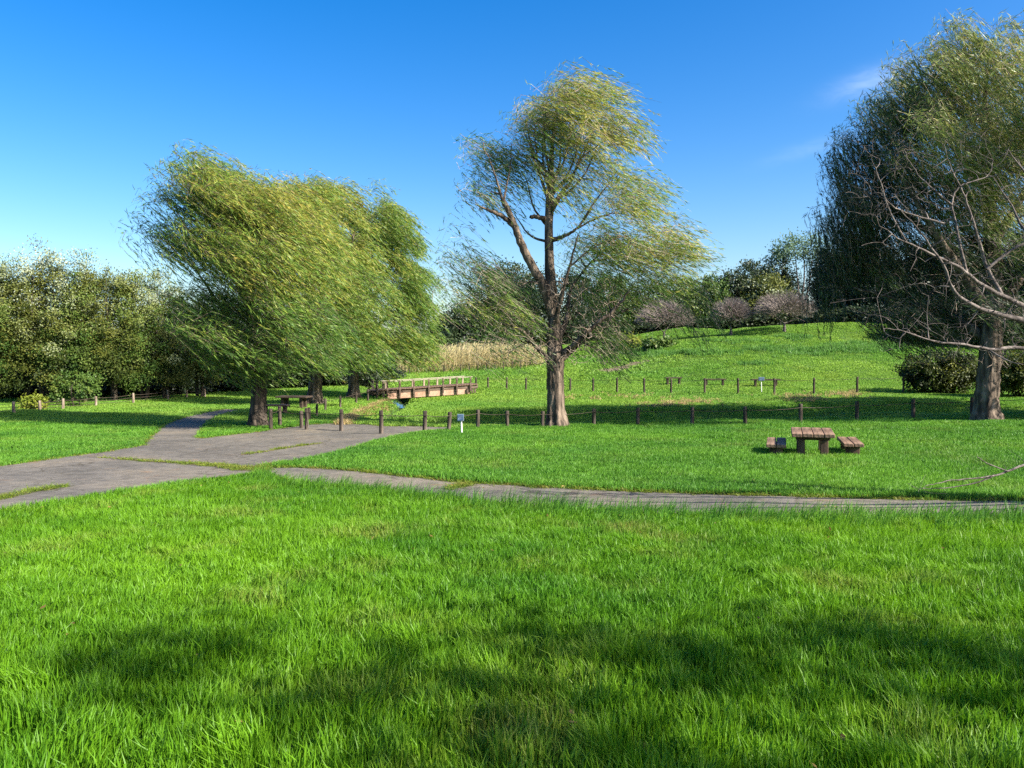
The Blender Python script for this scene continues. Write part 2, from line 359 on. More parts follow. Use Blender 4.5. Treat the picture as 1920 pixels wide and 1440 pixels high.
# stream in the ditch
sp_ = DITCH; V = []; Fc = []
for k in range(len(sp_)):
    a = sp_[max(k - 1, 0)]; b_ = sp_[min(k + 1, len(sp_) - 1)]; d = (b_ - a) / np.hypot(*(b_ - a)); nn = np.array([-d[1], d[0]])
    z = float(h(*sp_[k])) + .16
    for s in (-1, 1): q = sp_[k] + nn * s * .62; V.append((q[0], q[1], z))
    if k: Fc.append((2 * k - 2, 2 * k - 1, 2 * k + 1, 2 * k))
tag(link('stream', npmesh('stream', V, Fc), M['water']), 'narrow dark stream in the ditch under the footbridge', 'stream', kind='structure')

# ------------------------------------------------------------------ grass
def blades(name, bx, by, H, wid, lx, ly, t, rnd, mat, r):
    n_ = len(bx); fa = r.uniform(0, 3.1416, n_); wd = wid * r.uniform(.6, 1.2, n_) / 2; f = np.stack([np.cos(fa) * wd, np.sin(fa) * wd, 0 * fa], 1)
    B = np.stack([bx, by, np.full(n_, -.02)], 1); Mi = np.stack([bx + lx * .35, by + ly * .35, H * .58], 1)
    bend = np.clip(1 - .28 * np.hypot(lx, ly) / np.maximum(H, 1e-3), .5, 1); Tp = np.stack([bx + lx, by + ly, H * bend], 1)
    V = np.stack([B - f, B + f, Mi + f * .8, Mi - f * .8, Tp], 1).reshape(-1, 3)
    i = (np.arange(n_) * 5)[:, None]; Fc = np.stack([i + [0, 1, 2], i + [0, 2, 3], i + [3, 2, 4]], 1).reshape(-1, 3)
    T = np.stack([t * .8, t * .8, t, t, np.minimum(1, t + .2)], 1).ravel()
    me = npmesh(name, V, Fc, False, {'tint': T, 'rnd': np.repeat(rnd, 5)}); me.materials.append(mat)
    return bpy.data.objects.new(name, me)
def tuft(name, nb, rad, hgt, wid, lean, mat, seed, spread=.25):
    r = np.random.default_rng(seed); a = r.uniform(0, 6.283, nb); q = rad * np.sqrt(r.random(nb)); H = hgt * r.uniform(.5, 1.1, nb)
    return blades(name, q * np.cos(a), q * np.sin(a), H, wid, (lean * r.uniform(.5, 1.4, nb) + r.normal(0, spread, nb)) * H, r.normal(0, spread, nb) * H, r.random(nb), r.random(nb) * .4 + r.random() * .6, mat, r)
def patch(name, cell, dens, hgt, wid, lean, spread, mat, seed):
    """a square piece of sward; pieces lie edge to edge"""
    r = np.random.default_rng(seed); nb = int(dens * cell * cell); bx = r.uniform(-.5, .5, nb) * cell; by = r.uniform(-.5, .5, nb) * cell; o_ = seed % 23
    k_ = wid / .0085 * .8
    n1 = vnoise(bx, by, .16 * k_, o_) ; n2 = vnoise(bx, by, .3 * k_, o_ + 1); n3 = vnoise(bx, by, .3 * k_, o_ + 2); n4 = vnoise(bx, by, .07 * k_, o_ + 3)
    keep = n4 * .6 + n1 * .5 + r.random(nb) * .5 > .42
    bx, by, n1, n2, n3, n4 = (q[keep] for q in (bx, by, n1, n2, n3, n4)); nb = len(bx)
    H = hgt * (.45 + .65 * n1) * r.uniform(.45, 1.25, nb)
    lx = (lean + (n2 - .5) * .5 + r.normal(0, spread, nb)) * H; ly = ((n3 - .5) * .5 + r.normal(0, spread, nb)) * H
    return blades(name, bx, by, H, wid, lx, ly, np.clip(.55 * r.random(nb) + .45 * n2, 0, 1), r.random(nb), mat, r)
def gn_scatter(name, P, rz, scl, variants, mat, vidx=None, tilt=None):
    n_ = len(P)
    me = bpy.data.meshes.new(name); me.vertices.add(n_); me.vertices.foreach_set('co', P.astype(np.float32).ravel())
    rot = np.zeros((n_, 3), np.float32); rot[:, 2] = rz; rot[:, :2] = rng.normal(0, .08, (n_, 2)) if tilt is None else tilt
    a = me.attributes.new('rot', 'FLOAT_VECTOR', 'POINT'); a.data.foreach_set('vector', rot.ravel())
    a = me.attributes.new('scl', 'FLOAT_VECTOR', 'POINT'); a.data.foreach_set('vector', np.asarray(scl, np.float32).ravel())
    a = me.attributes.new('var', 'INT', 'POINT'); a.data.foreach_set('value', (rng.integers(0, len(variants), n_) if vidx is None else vidx).astype(np.int32))
    ob = link(name, me, mat)
    ng = bpy.data.node_groups.new(name + '_scatter', 'GeometryNodeTree')
    ng.interface.new_socket('Geometry', in_out='INPUT', socket_type='NodeSocketGeometry'); ng.interface.new_socket('Geometry', in_out='OUTPUT', socket_type='NodeSocketGeometry')
    N = ng.nodes; gi = N.new('NodeGroupInput'); go = N.new('NodeGroupOutput'); iop = N.new('GeometryNodeInstanceOnPoints'); jn = N.new('GeometryNodeJoinGeometry')
    for vo in reversed(variants):
        oi = N.new('GeometryNodeObjectInfo'); oi.inputs['Object'].default_value = vo; gt = N.new('GeometryNodeGeometryToInstance')
        ng.links.new(oi.outputs['Geometry'], gt.inputs[0]); ng.links.new(gt.outputs[0], jn.inputs[0])
    def na(nm, dt):
        q = N.new('GeometryNodeInputNamedAttribute'); q.data_type = dt; q.inputs['Name'].default_value = nm; return q.outputs[0]
    er = N.new('FunctionNodeEulerToRotation'); ng.links.new(na('rot', 'FLOAT_VECTOR'), er.inputs[0])
    ng.links.new(gi.outputs[0], iop.inputs['Points']); ng.links.new(jn.outputs[0], iop.inputs['Instance'])
    iop.inputs['Pick Instance'].default_value = True
    ng.links.new(na('var', 'INT'), iop.inputs['Instance Index']); ng.links.new(er.outputs[0], iop.inputs['Rotation']); ng.links.new(na('scl', 'FLOAT_VECTOR'), iop.inputs['Scale'])
    ng.links.new(iop.outputs[0], go.inputs[0])
    md = ob.modifiers.new('scatter', 'NODES'); md.node_group = ng
    return ob
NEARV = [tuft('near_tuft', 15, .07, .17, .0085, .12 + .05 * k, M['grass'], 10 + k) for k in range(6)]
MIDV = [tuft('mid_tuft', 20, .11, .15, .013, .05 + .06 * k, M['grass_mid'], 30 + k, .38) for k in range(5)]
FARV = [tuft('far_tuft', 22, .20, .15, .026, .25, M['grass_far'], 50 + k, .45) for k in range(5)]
DRYV = [tuft('dry_tuft', 20, .12, .20, .020, .2, M['drygrass'], 70 + k, .5) for k in range(4)]
NEAREDGE = np.array([ground(u, v)[:2] for u, v in [(-900, 1150), (-260, 1015), (0, 968), (200, 932), (400, 901), (480, 892), (540, 906), (650, 918), (800, 936), (960, 953), (1100, 962), (1300, 971), (1500, 977), (1700, 980), (1920, 983), (2260, 991), (2700, 995)]])
FENCE = np.array([(-60, 33.5), (-7.5, 33.0), (-3.3, 29.6), (-1.6, 31.5), (2.5, 33), (8, 33), (16, 33), (26, 34), (80, 36)], float)
def sample(y0, y1, dens, marg=3.0):
    n_ = int(dens * (.68 * (y1 * y1 - y0 * y0) + 2 * marg * (y1 - y0)))
    y = np.sqrt(rng.uniform(y0 * y0, y1 * y1, n_)); x = rng.uniform(-1, 1, n_) * (.68 * y + marg)
    ok = ~inpoly(x, y, MAIN) & ~inpoly(x, y, SIDE) & ~inpoly(x, y, TRACK)
    ok &= polydist(x, y, DITCH) > .55
    return x[ok], y[ok]
def region(x, y):
    c = np.where(y < np.interp(x, NEAREDGE[:, 0], NEAREDGE[:, 1]), 0, np.where(y > np.interp(x, FENCE[:, 0], FENCE[:, 1]), 2, 1))
    bad = inpoly(x, y, MAIN) | inpoly(x, y, SIDE) | inpoly(x, y, TRACK) | (polydist(x, y, DITCH) < .55)
    return np.where(bad, -1, c)
ZONES = ((1.5, 5.5, .5, 6300, .0085, .155), (5.5, 9.5, .5, 4700, .010, .16), (9.5, 14.5, 1.0, 3700, .0115, .155), (14.5, 20.5, 1.0, 2500, .016, .15), (20.5, 28.5, 2.0, 1500, .021, .15),
         (28.5, 36.5, 2.0, 900, .028, .14), (36.5, 48.5, 2.0, 480, .042, .13), (48.5, 62.5, 2.0, 260, .058, .13), (62.5, 104.5, 3.0, 140, .085, .14))
GM = ('grass', 'grass_mid', 'grass_far'); GL = (.10, .16, .12); GW = (.0085, .013, .026); GH = (.17, .15, .15); GV = (NEARV, MIDV, FARV)
pat = [dict(P=[], s=[], v=[], t=[], var=[]) for _ in range(3)]; loose = [[], [], []]
for zi, (y0, y1, cell, dens, wid, hgt) in enumerate(ZONES):
    cx, cy = np.meshgrid(np.arange(-(.68 * y1 + 4), .68 * y1 + 4, cell) + cell / 2, np.arange(y0, y1, cell) + cell / 2); cx, cy = cx.ravel(), cy.ravel()
    k = np.abs(cx) < .68 * cy + 3.2 + cell / 2; cx, cy = cx[k], cy[k]
    codes = np.stack([region(cx + dx * (cell / 2 + .06), cy + dy * (cell / 2 + .06)) for dx in (-1, -.5, 0, .5, 1) for dy in (-1, -.5, 0, .5, 1)], 1)
    whole = (codes == codes[:, :1]).all(1) & (codes[:, 0] >= 0)
    e = .2
    for rg in range(3):
        q = whole & (codes[:, 0] == rg)
        if q.any():
            d = pat[rg]; x, y = cx[q], cy[q]; m = q.sum(); v0 = len(d['var'])
            d['var'] += [patch('sward', cell, dens, hgt, wid, GL[rg], .26 if rg == 0 else .34, M[GM[rg]], 500 + zi * 40 + rg * 13 + j) for j in range(5)]
            d['P'].append(np.stack([x, y, h(x, y)], 1)); tall = vnoise(x, y, 2.6, 4)
            d['s'].append(np.stack([rng.choice([-1., 1.], m) if rg == 0 else np.ones(m), rng.choice([-1., 1.], m), .78 + .5 * tall], 1)); d['v'].append(rng.integers(v0, v0 + 5, m))
            d['t'].append(np.stack([np.arctan((h(x, y + e) - h(x, y - e)) / (2 * e)), -np.arctan((h(x + e, y) - h(x - e, y)) / (2 * e))], 1))
    qx, qy = cx[~whole & (codes >= 0).any(1)], cy[~whole & (codes >= 0).any(1)]
    n_ = max(1, int(dens * cell * cell / 17)); x = np.repeat(qx, n_) + rng.uniform(-.5, .5, len(qx) * n_) * cell; y = np.repeat(qy, n_) + rng.uniform(-.5, .5, len(qx) * n_) * cell
    rg_ = region(x, y)
    for rg in range(3):
        k = rg_ == rg; x1, y1_ = x[k], y[k]; sc_ = max(1.0, wid / GW[rg]); tl = vnoise(x1, y1_, 1.1, 2) * .6 + vnoise(x1, y1_, 2.6, 4) * .5
        loose[rg].append(np.stack([x1, y1_, h(x1, y1_), np.full(len(x1), sc_), hgt / GH[rg] * (.62 + .5 * tl)], 1))
def put(name, lst, variants, mat, label, rzs=.7):
    A = np.concatenate(lst); n_ = len(A)
    ob = gn_scatter(name, A[:, :3], rng.normal(0, rzs, n_), np.stack([A[:, 3], A[:, 3], A[:, 4]], 1), variants, mat)
    tag(ob, label, 'grass', kind='stuff'); return ob
for rg, (nm, lab) in enumerate((('foreground_grass', 'bright green upright lawn grass filling the foreground'), ('lawn_grass', 'windblown green grass round the picnic table and along the road'), ('meadow_grass', 'sunlit meadow grass beyond the near fence and up the slope'))):
    d = pat[rg]; A = np.concatenate(loose[rg]); n0, n1 = sum(map(len, d['P'])), len(A); nv = len(d['var'])
    tilt = np.concatenate(d['t'] + [rng.normal(0, .06, (n1, 2))])
    ob = gn_scatter(nm, np.concatenate(d['P'] + [A[:, :3]]), np.concatenate([np.zeros(n0), rng.normal(0, .9, n1)]), np.concatenate(d['s'] + [A[:, [3, 3, 4]]]), d['var'] + list(GV[rg]), M[GM[rg]], np.concatenate(d['v'] + [rng.integers(nv, nv + len(GV[rg]), n1)]), tilt)
    tag(ob, lab, 'grass', kind='stuff'); print(nm, n0, n1)
# short weeds in the seams and along the path edges
W = []
for S, n_, s in zip(SEAMS, (420, 110, 60, 40), (.5, .4, .4, .4)):
    x = rng.uniform(S[:, 0].min(), S[:, 0].max(), n_ * 6); y = rng.uniform(S[:, 1].min(), S[:, 1].max(), n_ * 6); k = inpoly(x, y, S)
    x, y = x[k][:n_], y[k][:n_]; W.append(np.stack([x, y, h(x, y) + .02, np.full(len(x), 1.2), rng.uniform(.2, .55, len(x))], 1))
M['weed'] = grassmat('seam_weed_blade', (.22, .27, .03), (.12, .19, .02), (.36, .26, .08), .6, 1.1)
WEEDV = [tuft('weed_tuft', 18, .09, .15, .012, .1, M['weed'], 90 + k, .7) for k in range(4)]
for Q in (MAIN, SIDE):
    k = rng.integers(0, len(Q), 1500); t = rng.random(1500)[:, None]
    q = Q[k] * (1 - t) + Q[(k + 1) % len(Q)] * t + rng.normal(0, .06, (1500, 2))
    W.append(np.stack([q[:, 0], q[:, 1], h(q[:, 0], q[:, 1]) + .012, np.full(1500, 1.1), rng.uniform(.2, .5, 1500)], 1))
put('path_edge_weeds', W, WEEDV, M['weed'], 'short yellowish weeds fringing the asphalt and its cracks', 3)
# dry brown growth on the left bank of the ditch, and drier patches in the meadow
D = []
bp = np.array([ground(u, v)[:2] for u, v in [(640, 797), (655, 786), (680, 773), (712, 761), (745, 751), (772, 742)]])
for a, b_ in zip(bp[:-1], bp[1:]):
    n_ = int(np.hypot(*(b_ - a)) * 48); t = rng.random(n_)[:, None]; q = a * (1 - t) + b_ * t; q[:, 0] += rng.normal(.05, .17, n_)
    D.append(np.stack([q[:, 0], q[:, 1], h(q[:, 0], q[:, 1]), np.full(n_, 1.2), rng.uniform(.5, 1.3, n_)], 1))
for u, v, su, sv, n_ in ((1290, 757, 34, 3.5, 70), (1505, 748, 22, 4, 60), (1240, 762, 30, 2, 30), (1590, 742, 22, 3, 50), (1170, 745, 60, 4, 30)):
    q = np.array([ground(rng.normal(u, su), rng.normal(v, sv))[:2] for _ in range(n_)])
    D.append(np.stack([q[:, 0], q[:, 1], h(q[:, 0], q[:, 1]), np.full(n_, 1.5), rng.uniform(.8, 1.7, n_)], 1))
put('dry_bank_grass', D, DRYV, M['drygrass'], 'brown dry grass along the ditch bank and in meadow patches', 3)
# blue-green tall clumps on the slope
M['clump'] = grassmat('tall_clump_blade', (.15, .31, .05), (.07, .19, .03), (.25, .25, .08), .2)
CLV = [tuft('clump_tuft', 30, .34, .36, .04, .3, M['clump'], 110 + k, .5) for k in range(4)]
K = []
for u, v, su, sv, n_ in ((1540, 658, 34, 4, 150), (1600, 652, 30, 4, 120), (1440, 655, 25, 3, 70), (1415, 683, 14, 1.5, 35), (1300, 662, 40, 3, 90), (1205, 663, 25, 2.5, 40), (1660, 650, 40, 5, 110), (1500, 633, 25, 2, 40), (1380, 640, 40, 2, 40)):
    q = np.array([ground(rng.normal(u, su), rng.normal(v, sv))[:2] for _ in range(n_)])
    K.append(np.stack([q[:, 0], q[:, 1], h(q[:, 0], q[:, 1]), rng.uniform(.9, 1.5, n_), rng.uniform(.6, 1.5, n_)], 1))
put('tall_grass_clumps', K, CLV, M['clump'], 'blue green tall grass clumps on the meadow slope', 2)
# seed-headed long blades leaning over the footpath and at the fence foot
TLV = [tuft('long_tuft', 14, .10, .34, .010, .55, M['grass_mid'], 130 + k, .25) for k in range(4)]
L = []
for (a, b_), n_ in zip(zip(NEAREDGE[5:-2], NEAREDGE[6:-1]), (30, 40, 60, 50, 50, 60, 80, 80, 130, 160)):
    t = rng.random(n_)[:, None]; q = a * (1 - t) + b_ * t; q[:, 1] -= np.abs(rng.normal(.25, .3, n_))
    L.append(np.stack([q[:, 0], q[:, 1], h(q[:, 0], q[:, 1]), np.full(n_, 1.0), rng.uniform(.6, 1.15, n_)], 1))
for (ua, va), (ub, vb), n_ in (((830, 812), (1000, 806), 160), ((1000, 806), (1300, 803), 90), ((1300, 803), (1500, 797), 90), ((1500, 797), (1830, 787), 200)):
    a = ground(ua, va)[:2]; b_ = ground(ub, vb)[:2]; t = rng.random(n_)[:, None]; q = a * (1 - t) + b_ * t + rng.normal(0, .25, (n_, 2))
    L.append(np.stack([q[:, 0], q[:, 1], h(q[:, 0], q[:, 1]), np.full(n_, 1.3), rng.uniform(.35, .8, n_)], 1))
q = np.column_stack([rng.uniform(-5, 6, 520), rng.uniform(2.6, 9, 520)]); q = q[vnoise(q[:, 0], q[:, 1], 1.3, 6) + rng.normal(0, .15, 520) > .5]
TLN = [tuft('long_near_tuft', 9, .06, .30, .008, .25, M['grass'], 150 + k, .28) for k in range(4)]
put('tall_foreground_blades', [np.stack([q[:, 0], q[:, 1], h(q[:, 0], q[:, 1]), np.full(len(q), .85), rng.uniform(.5, .95, len(q))], 1)], TLN, M['grass'], 'taller single grass blades standing out of the foreground lawn', 1.5)
# fallen leaves caught in the grass
nl = 420; q = np.column_stack([rng.uniform(-9, 10, nl), rng.uniform(2.5, 14, nl) ** 1.0]); q = q[~inpoly(q[:, 0], q[:, 1], MAIN)]; nl = len(q)
lp_ = np.column_stack([q, h(q[:, 0], q[:, 1]) + rng.uniform(.02, .12, nl)]); ld = rng.normal(size=(nl, 3)) * [1, 1, .3]; ld /= np.linalg.norm(ld, axis=1)[:, None]
ls_ = np.cross(ld, np.array([0, 0, 1.]) + rng.normal(0, .3, (nl, 3))); ls_ /= np.linalg.norm(ls_, axis=1)[:, None]; lz = rng.uniform(.03, .06, nl)[:, None]
LVV = np.stack([lp_, lp_ + ld * lz * .5 + ls_ * lz * .28, lp_ + ld * lz, lp_ + ld * lz * .5 - ls_ * lz * .28], 1).reshape(-1, 3)
M['deadleaf'] = leafmat('fallen_leaf', [(.14, .08, .03), (.26, .16, .05), (.38, .28, .08)], .3)
tag(link('fallen_leaves', npmesh('fallen_leaves', LVV, np.arange(nl * 4).reshape(-1, 4), False, {'tint': np.repeat(rng.random(nl), 4)}), M['deadleaf']), 'small brown fallen leaves scattered in the foreground grass', 'leaves', kind='stuff')
put('long_grass', L, TLV, M['grass_mid'], 'long wispy grass blades along the footpath edge and fence foot', .5)

# ------------------------------------------------------------------ tree building
class Tubes:
    def __init__(s): s.v = []; s.f = []; s.n = 0
    def add(s, P, R, k=6, flare=0, seed=0):
        P = np.asarray(P, float); R = np.asarray(R, float); m = len(P)
        T = np.gradient(P, axis=0); T /= np.linalg.norm(T, axis=1)[:, None] + 1e-9
        ref = np.array([0.31, .95, .05]) if abs(T[:, 2]).mean() > .6 else np.array([0, 0, 1.0])
        A = np.cross(T, ref); A /= np.linalg.norm(A, axis=1)[:, None] + 1e-9; B = np.cross(T, A)
        th = np.arange(k) / k * 6.28318
        rr = R[:, None] * np.ones((1, k))
        if flare:
            ph = seed * 1.7; lob = np.sin(th * 5 + ph) * .5 + np.sin(th * 3 + ph * 2) * .35 + np.sin(th * 9 + ph) * .3
            fall = np.exp(-np.linspace(0, 1, m) * 4.0)[:, None]
            rr = rr * (1 + flare * lob[None, :] * (.25 + fall))
            if k > 20:   # furrowed bark on big trunks
                zz = np.linspace(0, m, m)[:, None] * np.ones((1, k)); tt = (th / 6.28318 * 30)[None, :] + np.sin(zz * .35 + seed) * 1.2
                tt = tt % 30; rg_ = np.abs(vnoise(tt, zz * .22, 1.0, seed % 7) - .5) * 2; rr = rr * (1 + .16 * (rg_ - .5))
        V = P[:, None, :] + rr[..., None] * (np.cos(th)[None, :, None] * A[:, None, :] + np.sin(th)[None, :, None] * B[:, None, :])
        s.v.append(V.reshape(-1, 3)); i = (np.arange(m - 1)[:, None] * k + np.arange(k)[None, :]); j = (np.arange(m - 1)[:, None] * k + (np.arange(k)[None, :] + 1) % k)
        s.f.append(np.stack([i, j, j + k, i + k], -1).reshape(-1, 4) + s.n); s.n += m * k
    def cap(s, c, r, d):   # sawn end
        pass
    def mesh(s, name):
        return npmesh(name, np.concatenate(s.v), np.concatenate(s.f), True)
def smooth_path(P, n_):
    P = np.asarray(P, float); m = len(P); t = np.linspace(0, m - 1, n_); out_ = np.zeros((n_, P.shape[1]))
    Q = np.vstack([2 * P[0] - P[1], P, 2 * P[-1] - P[-2]])
    for a, tt in enumerate(t):
        i = min(int(tt), m - 2); f = tt - i; p0, p1, p2, p3 = Q[i], Q[i + 1], Q[i + 2], Q[i + 3]
        out_[a] = .5 * (2 * p1 + (p2 - p0) * f + (2 * p0 - 5 * p1 + 4 * p2 - p3) * f * f + (3 * p1 - p0 - 3 * p2 + p3) * f ** 3)
    return out_
class Skel:
    def __init__(s): s.p = np.zeros((0, 3)); s.r = np.zeros(0); s.tb = Tubes(); s.fine = Tubes(); s.main = []
    def limb(s, P, R, k=8, n_=None, flare=0, wob=.0, seed=0, nm='limb'):
        n_ = n_ or max(6, len(P) * 4); PR = smooth_path(np.column_stack([P, R]), n_)
        if wob: PR[1:, :3] += rng.normal(0, wob, (n_ - 1, 3)) * np.linspace(.2, 1, n_ - 1)[:, None]
        rad = np.maximum(PR[:, 3], .004)
        t_ = Tubes(); t_.add(PR[:, :3], rad, k, flare, seed); s.main.append((nm, t_)); s.p = np.vstack([s.p, PR[:, :3]]); s.r = np.concatenate([s.r, rad])
    def grow(s, targets, rmax, rtip, k=5, bend=.18, up=.12, fine=False, segs=5, zpref=.35, minz=-1e9):
        T = np.asarray(targets, float); ends = []
        d0 = np.array([((s.p - t) ** 2).sum(1).min() for t in T]); order = np.argsort(d0)
        cand = np.nonzero(s.p[:, 2] > minz)[0] if minz > -1e8 else None
        P = s.p.copy(); R = s.r.copy()
        if cand is not None: P, R = P[cand], R[cand]
        newp, newr = [], []
        buf_p = np.zeros((len(T) * segs, 3)); buf_r = np.zeros(len(T) * segs); m = 0
        for q in order:
            t = T[q]
            dd = np.linalg.norm(P - t, axis=1) + zpref * np.maximum(P[:, 2] - t[2], -.2)
            a = dd.argmin(); pa, ra = P[a], R[a]
            if m:
                d2 = np.linalg.norm(buf_p[:m] - t, axis=1) + zpref * np.maximum(buf_p[:m, 2] - t[2], -.2); b2 = d2.argmin()
                if d2[b2] < dd[a]: pa, ra = buf_p[b2], buf_r[b2]
            L_ = np.linalg.norm(t - pa); r0 = min(ra * .8, rmax); r1 = min(rtip, r0)
            c = (pa + t) / 2 + rng.normal(0, bend, 3) * L_ * .6 + np.array([0, 0, up * L_])
            u = np.linspace(0, 1, segs + 1)[:, None]; path = (1 - u) ** 2 * pa + 2 * u * (1 - u) * c + u * u * t
            rad = np.linspace(r0, r1, segs + 1)
            (s.fine if fine else s.tb).add(path, rad, k)
            buf_p[m:m + segs] = path[1:]; buf_r[m:m + segs] = rad[1:]; m += segs
        s.p = np.vstack([s.p, buf_p]); s.r = np.concatenate([s.r, buf_r])
        return buf_p
def ball(n_, p=2.4):
    d = rng.normal(size=(n_, 3)); d /= np.linalg.norm(d, axis=1)[:, None]; return d * rng.random((n_, 1)) ** (1 / p)
def leaves(P, D, ln, wd, tint, sc_l=.35, nrm=None):
    """one diamond leaf per point P lying along D"""
    n_ = len(P); D = D + rng.normal(0, sc_l, (n_, 3)); D /= np.linalg.norm(D, axis=1)[:, None] + 1e-9
    R = rng.normal(size=(n_, 3)) if nrm is None else nrm + rng.normal(0, .38, (n_, 3))
    S = np.cross(D, R); S /= np.linalg.norm(S, axis=1)[:, None] + 1e-9
    ln = np.asarray(ln).reshape(-1, 1) * np.ones((n_, 1)); wd = np.asarray(wd).reshape(-1, 1) * np.ones((n_, 1))
    V = np.stack([P, P + D * ln * .45 + S * wd / 2, P + D * ln, P + D * ln * .45 - S * wd / 2], 1).reshape(-1, 3)
    return V, np.arange(n_ * 4).reshape(-1, 4), np.repeat(tint, 4)
def finish_tree(name, label, cat, base, sk, leafV, leafF, leafT, bark, leafm, group=None, twigm=None):
    root = empty(name, tuple(base)); b = np.asarray(base)
    tag(root, label, cat, group)
    def sub(tb): tb.v = [v - b for v in tb.v]; return tb
    for k_, (nm, t_) in enumerate(sk.main): link('trunk' if k_ == 0 else nm, sub(t_).mesh('trunk' if k_ == 0 else nm), bark, root)
    if sk.tb.n: tag(link('branches', sub(sk.tb).mesh('branches'), bark, root), kind='stuff')
    if sk.fine.n: tag(link('twigs', sub(sk.fine).mesh('twigs'), twigm or bark, root), kind='stuff')
    if leafV is not None:
        me = npmesh('crown', leafV - b, leafF, False, {'tint': leafT}); tag(link('crown', me, leafm, root), kind='stuff')
    return root

def willow(name, label, bu, bv, trunk, limbs, masses, mat, leafsz=(.17, .026), bare=0, barebox=None, flow_jit=.16, bark='bark', per=20, flare=.10, seed=1, Lr=(.9, 2.5), clump=20, deep=1.6, dv=0, tsh=0):
    base = ground(bu, bv); Y0 = base[1]; mpp = Y0 / F
    sk = Skel()
    P = [base + np.array([0, 0, -.15])] + [at(u, v, Y0 + dy) for u, v, dy, r in trunk]; R = [trunk[0][3] * 1.5] + [q[3] for q in trunk]
    sk.limb(P, R, 60, 110, flare, seed=seed)
    for lb in limbs: sk.limb([at(u, v, Y0 + dy) for u, v, dy, r in lb], [q[3] for q in lb], 8, None, .05, .02)
    AV, AF, AT = [], [], []; off = 0
    for (u, v, ru, rv, dy, rd, n_, ang, tb) in masses:
        c = at(u, v + dv * min(1, max(0, (700 - v) / 380)), Y0 + dy * deep); rad = np.array([ru * mpp, rd * (1 + .35 * (deep - 1)), rv * mpp])
        k1 = max(6, n_ // 60); k2 = max(14, n_ // clump)
        sk.grow(c + ball(k1, 2.0) * rad * .75, .06, .016, 5, .16, .10, minz=base[2] + 1.6)
        nd = sk.grow(c + ball(k2, 3.0) * rad, .018, .005, 3, .2, .08, True, 4)
        tips = nd[3::4]
        idx = rng.integers(0, len(tips), n_); p0 = tips[idx] + rng.normal(0, .19, (n_, 3))
        far_ = ((p0 - c) / rad)
        L_ = rng.uniform(Lr[0], Lr[1], n_)
        a = np.radians(ang) + rng.normal(0, flow_jit, n_)
        f = np.stack([np.cos(a), rng.normal(.05, .28, n_), -np.sin(a)], 1); f /= np.linalg.norm(f, axis=1)[:, None]
        d0 = far_ * .5 + rng.normal(0, .5, (n_, 3)) + np.array([.2, 0, .55]); d0 /= np.linalg.norm(d0, axis=1)[:, None]
        p = p0 - f * L_[:, None] * .40 - d0 * L_[:, None] * .08
        seg = 7; path = [p]; dirs = []
        for s_ in range(seg):
            t = min(1, (s_ + .3) / 2.6); d = d0 * (1 - t) + f * t + np.array([0, 0, -.10 * s_ / seg]); d /= np.linalg.norm(d, axis=1)[:, None]
            p = p + d * (L_ / seg)[:, None]; path.append(p); dirs.append(d)
        path = np.stack(path, 1); dirs = np.stack(dirs, 1)
        # strand stems as thin ribbons
        rp = path[:, [0, 2, 4, 7]]; rd_ = dirs[:, [0, 2, 4, 6]]; m4 = 4
        side = np.cross(rd_, rng.normal(size=(n_, 1, 3))); side /= np.linalg.norm(side, axis=2)[..., None] + 1e-9
        wv = np.array([.006, .005, .004, .002])[None, :, None]
        rv_ = np.stack([rp - side * wv, rp + side * wv], 2).reshape(-1, 3)
        b0 = ((np.arange(n_)[:, None] * m4 + np.arange(3)[None, :]) * 2).ravel()
        sk.fine.v.append(rv_); sk.fine.f.append(np.stack([b0, b0 + 1, b0 + 3, b0 + 2], 1) + sk.fine.n); sk.fine.n += len(rv_)
        # leaves
        si = np.repeat(np.arange(n_), per); tt = rng.random(len(si)) ** .85 * seg * .999; k = tt.astype(int); fr = (tt - k)[:, None]
        q = path[si, k] * (1 - fr) + path[si, k + 1] * fr; dq = dirs[si, k]
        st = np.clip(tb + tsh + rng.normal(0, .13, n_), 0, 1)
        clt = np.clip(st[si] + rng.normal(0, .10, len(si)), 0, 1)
        ln = leafsz[0] * rng.uniform(.6, 1.25, len(si)); wd = leafsz[1] * rng.uniform(.7, 1.3, len(si))
        V_, F_, T_ = leaves(q, dq, ln * 1.3, wd * .80, clt, .20)
        AV.append(V_); AF.append(F_ + off); AT.append(T_); off += len(V_)
    if bare:
        u0, u1, v0, v1, d0_, d1_ = barebox
        T = np.array([at(rng.uniform(u0, u1), rng.uniform(v0, v1), Y0 + rng.uniform(d0_, d1_)) for _ in range(bare)])
        sk.grow(T[:bare // 5], .045, .018, 5, .3, .15, minz=base[2] + 2.2); sk.grow(T[bare // 5:], .028, .011, 3, .5, .05, True, 4, minz=base[2] + 2)
    return finish_tree(name, label, 'tree', base, sk, np.concatenate(AV), np.concatenate(AF), np.concatenate(AT), M[bark], mat, None, M['dead_twig'] if bare else M['bark'])

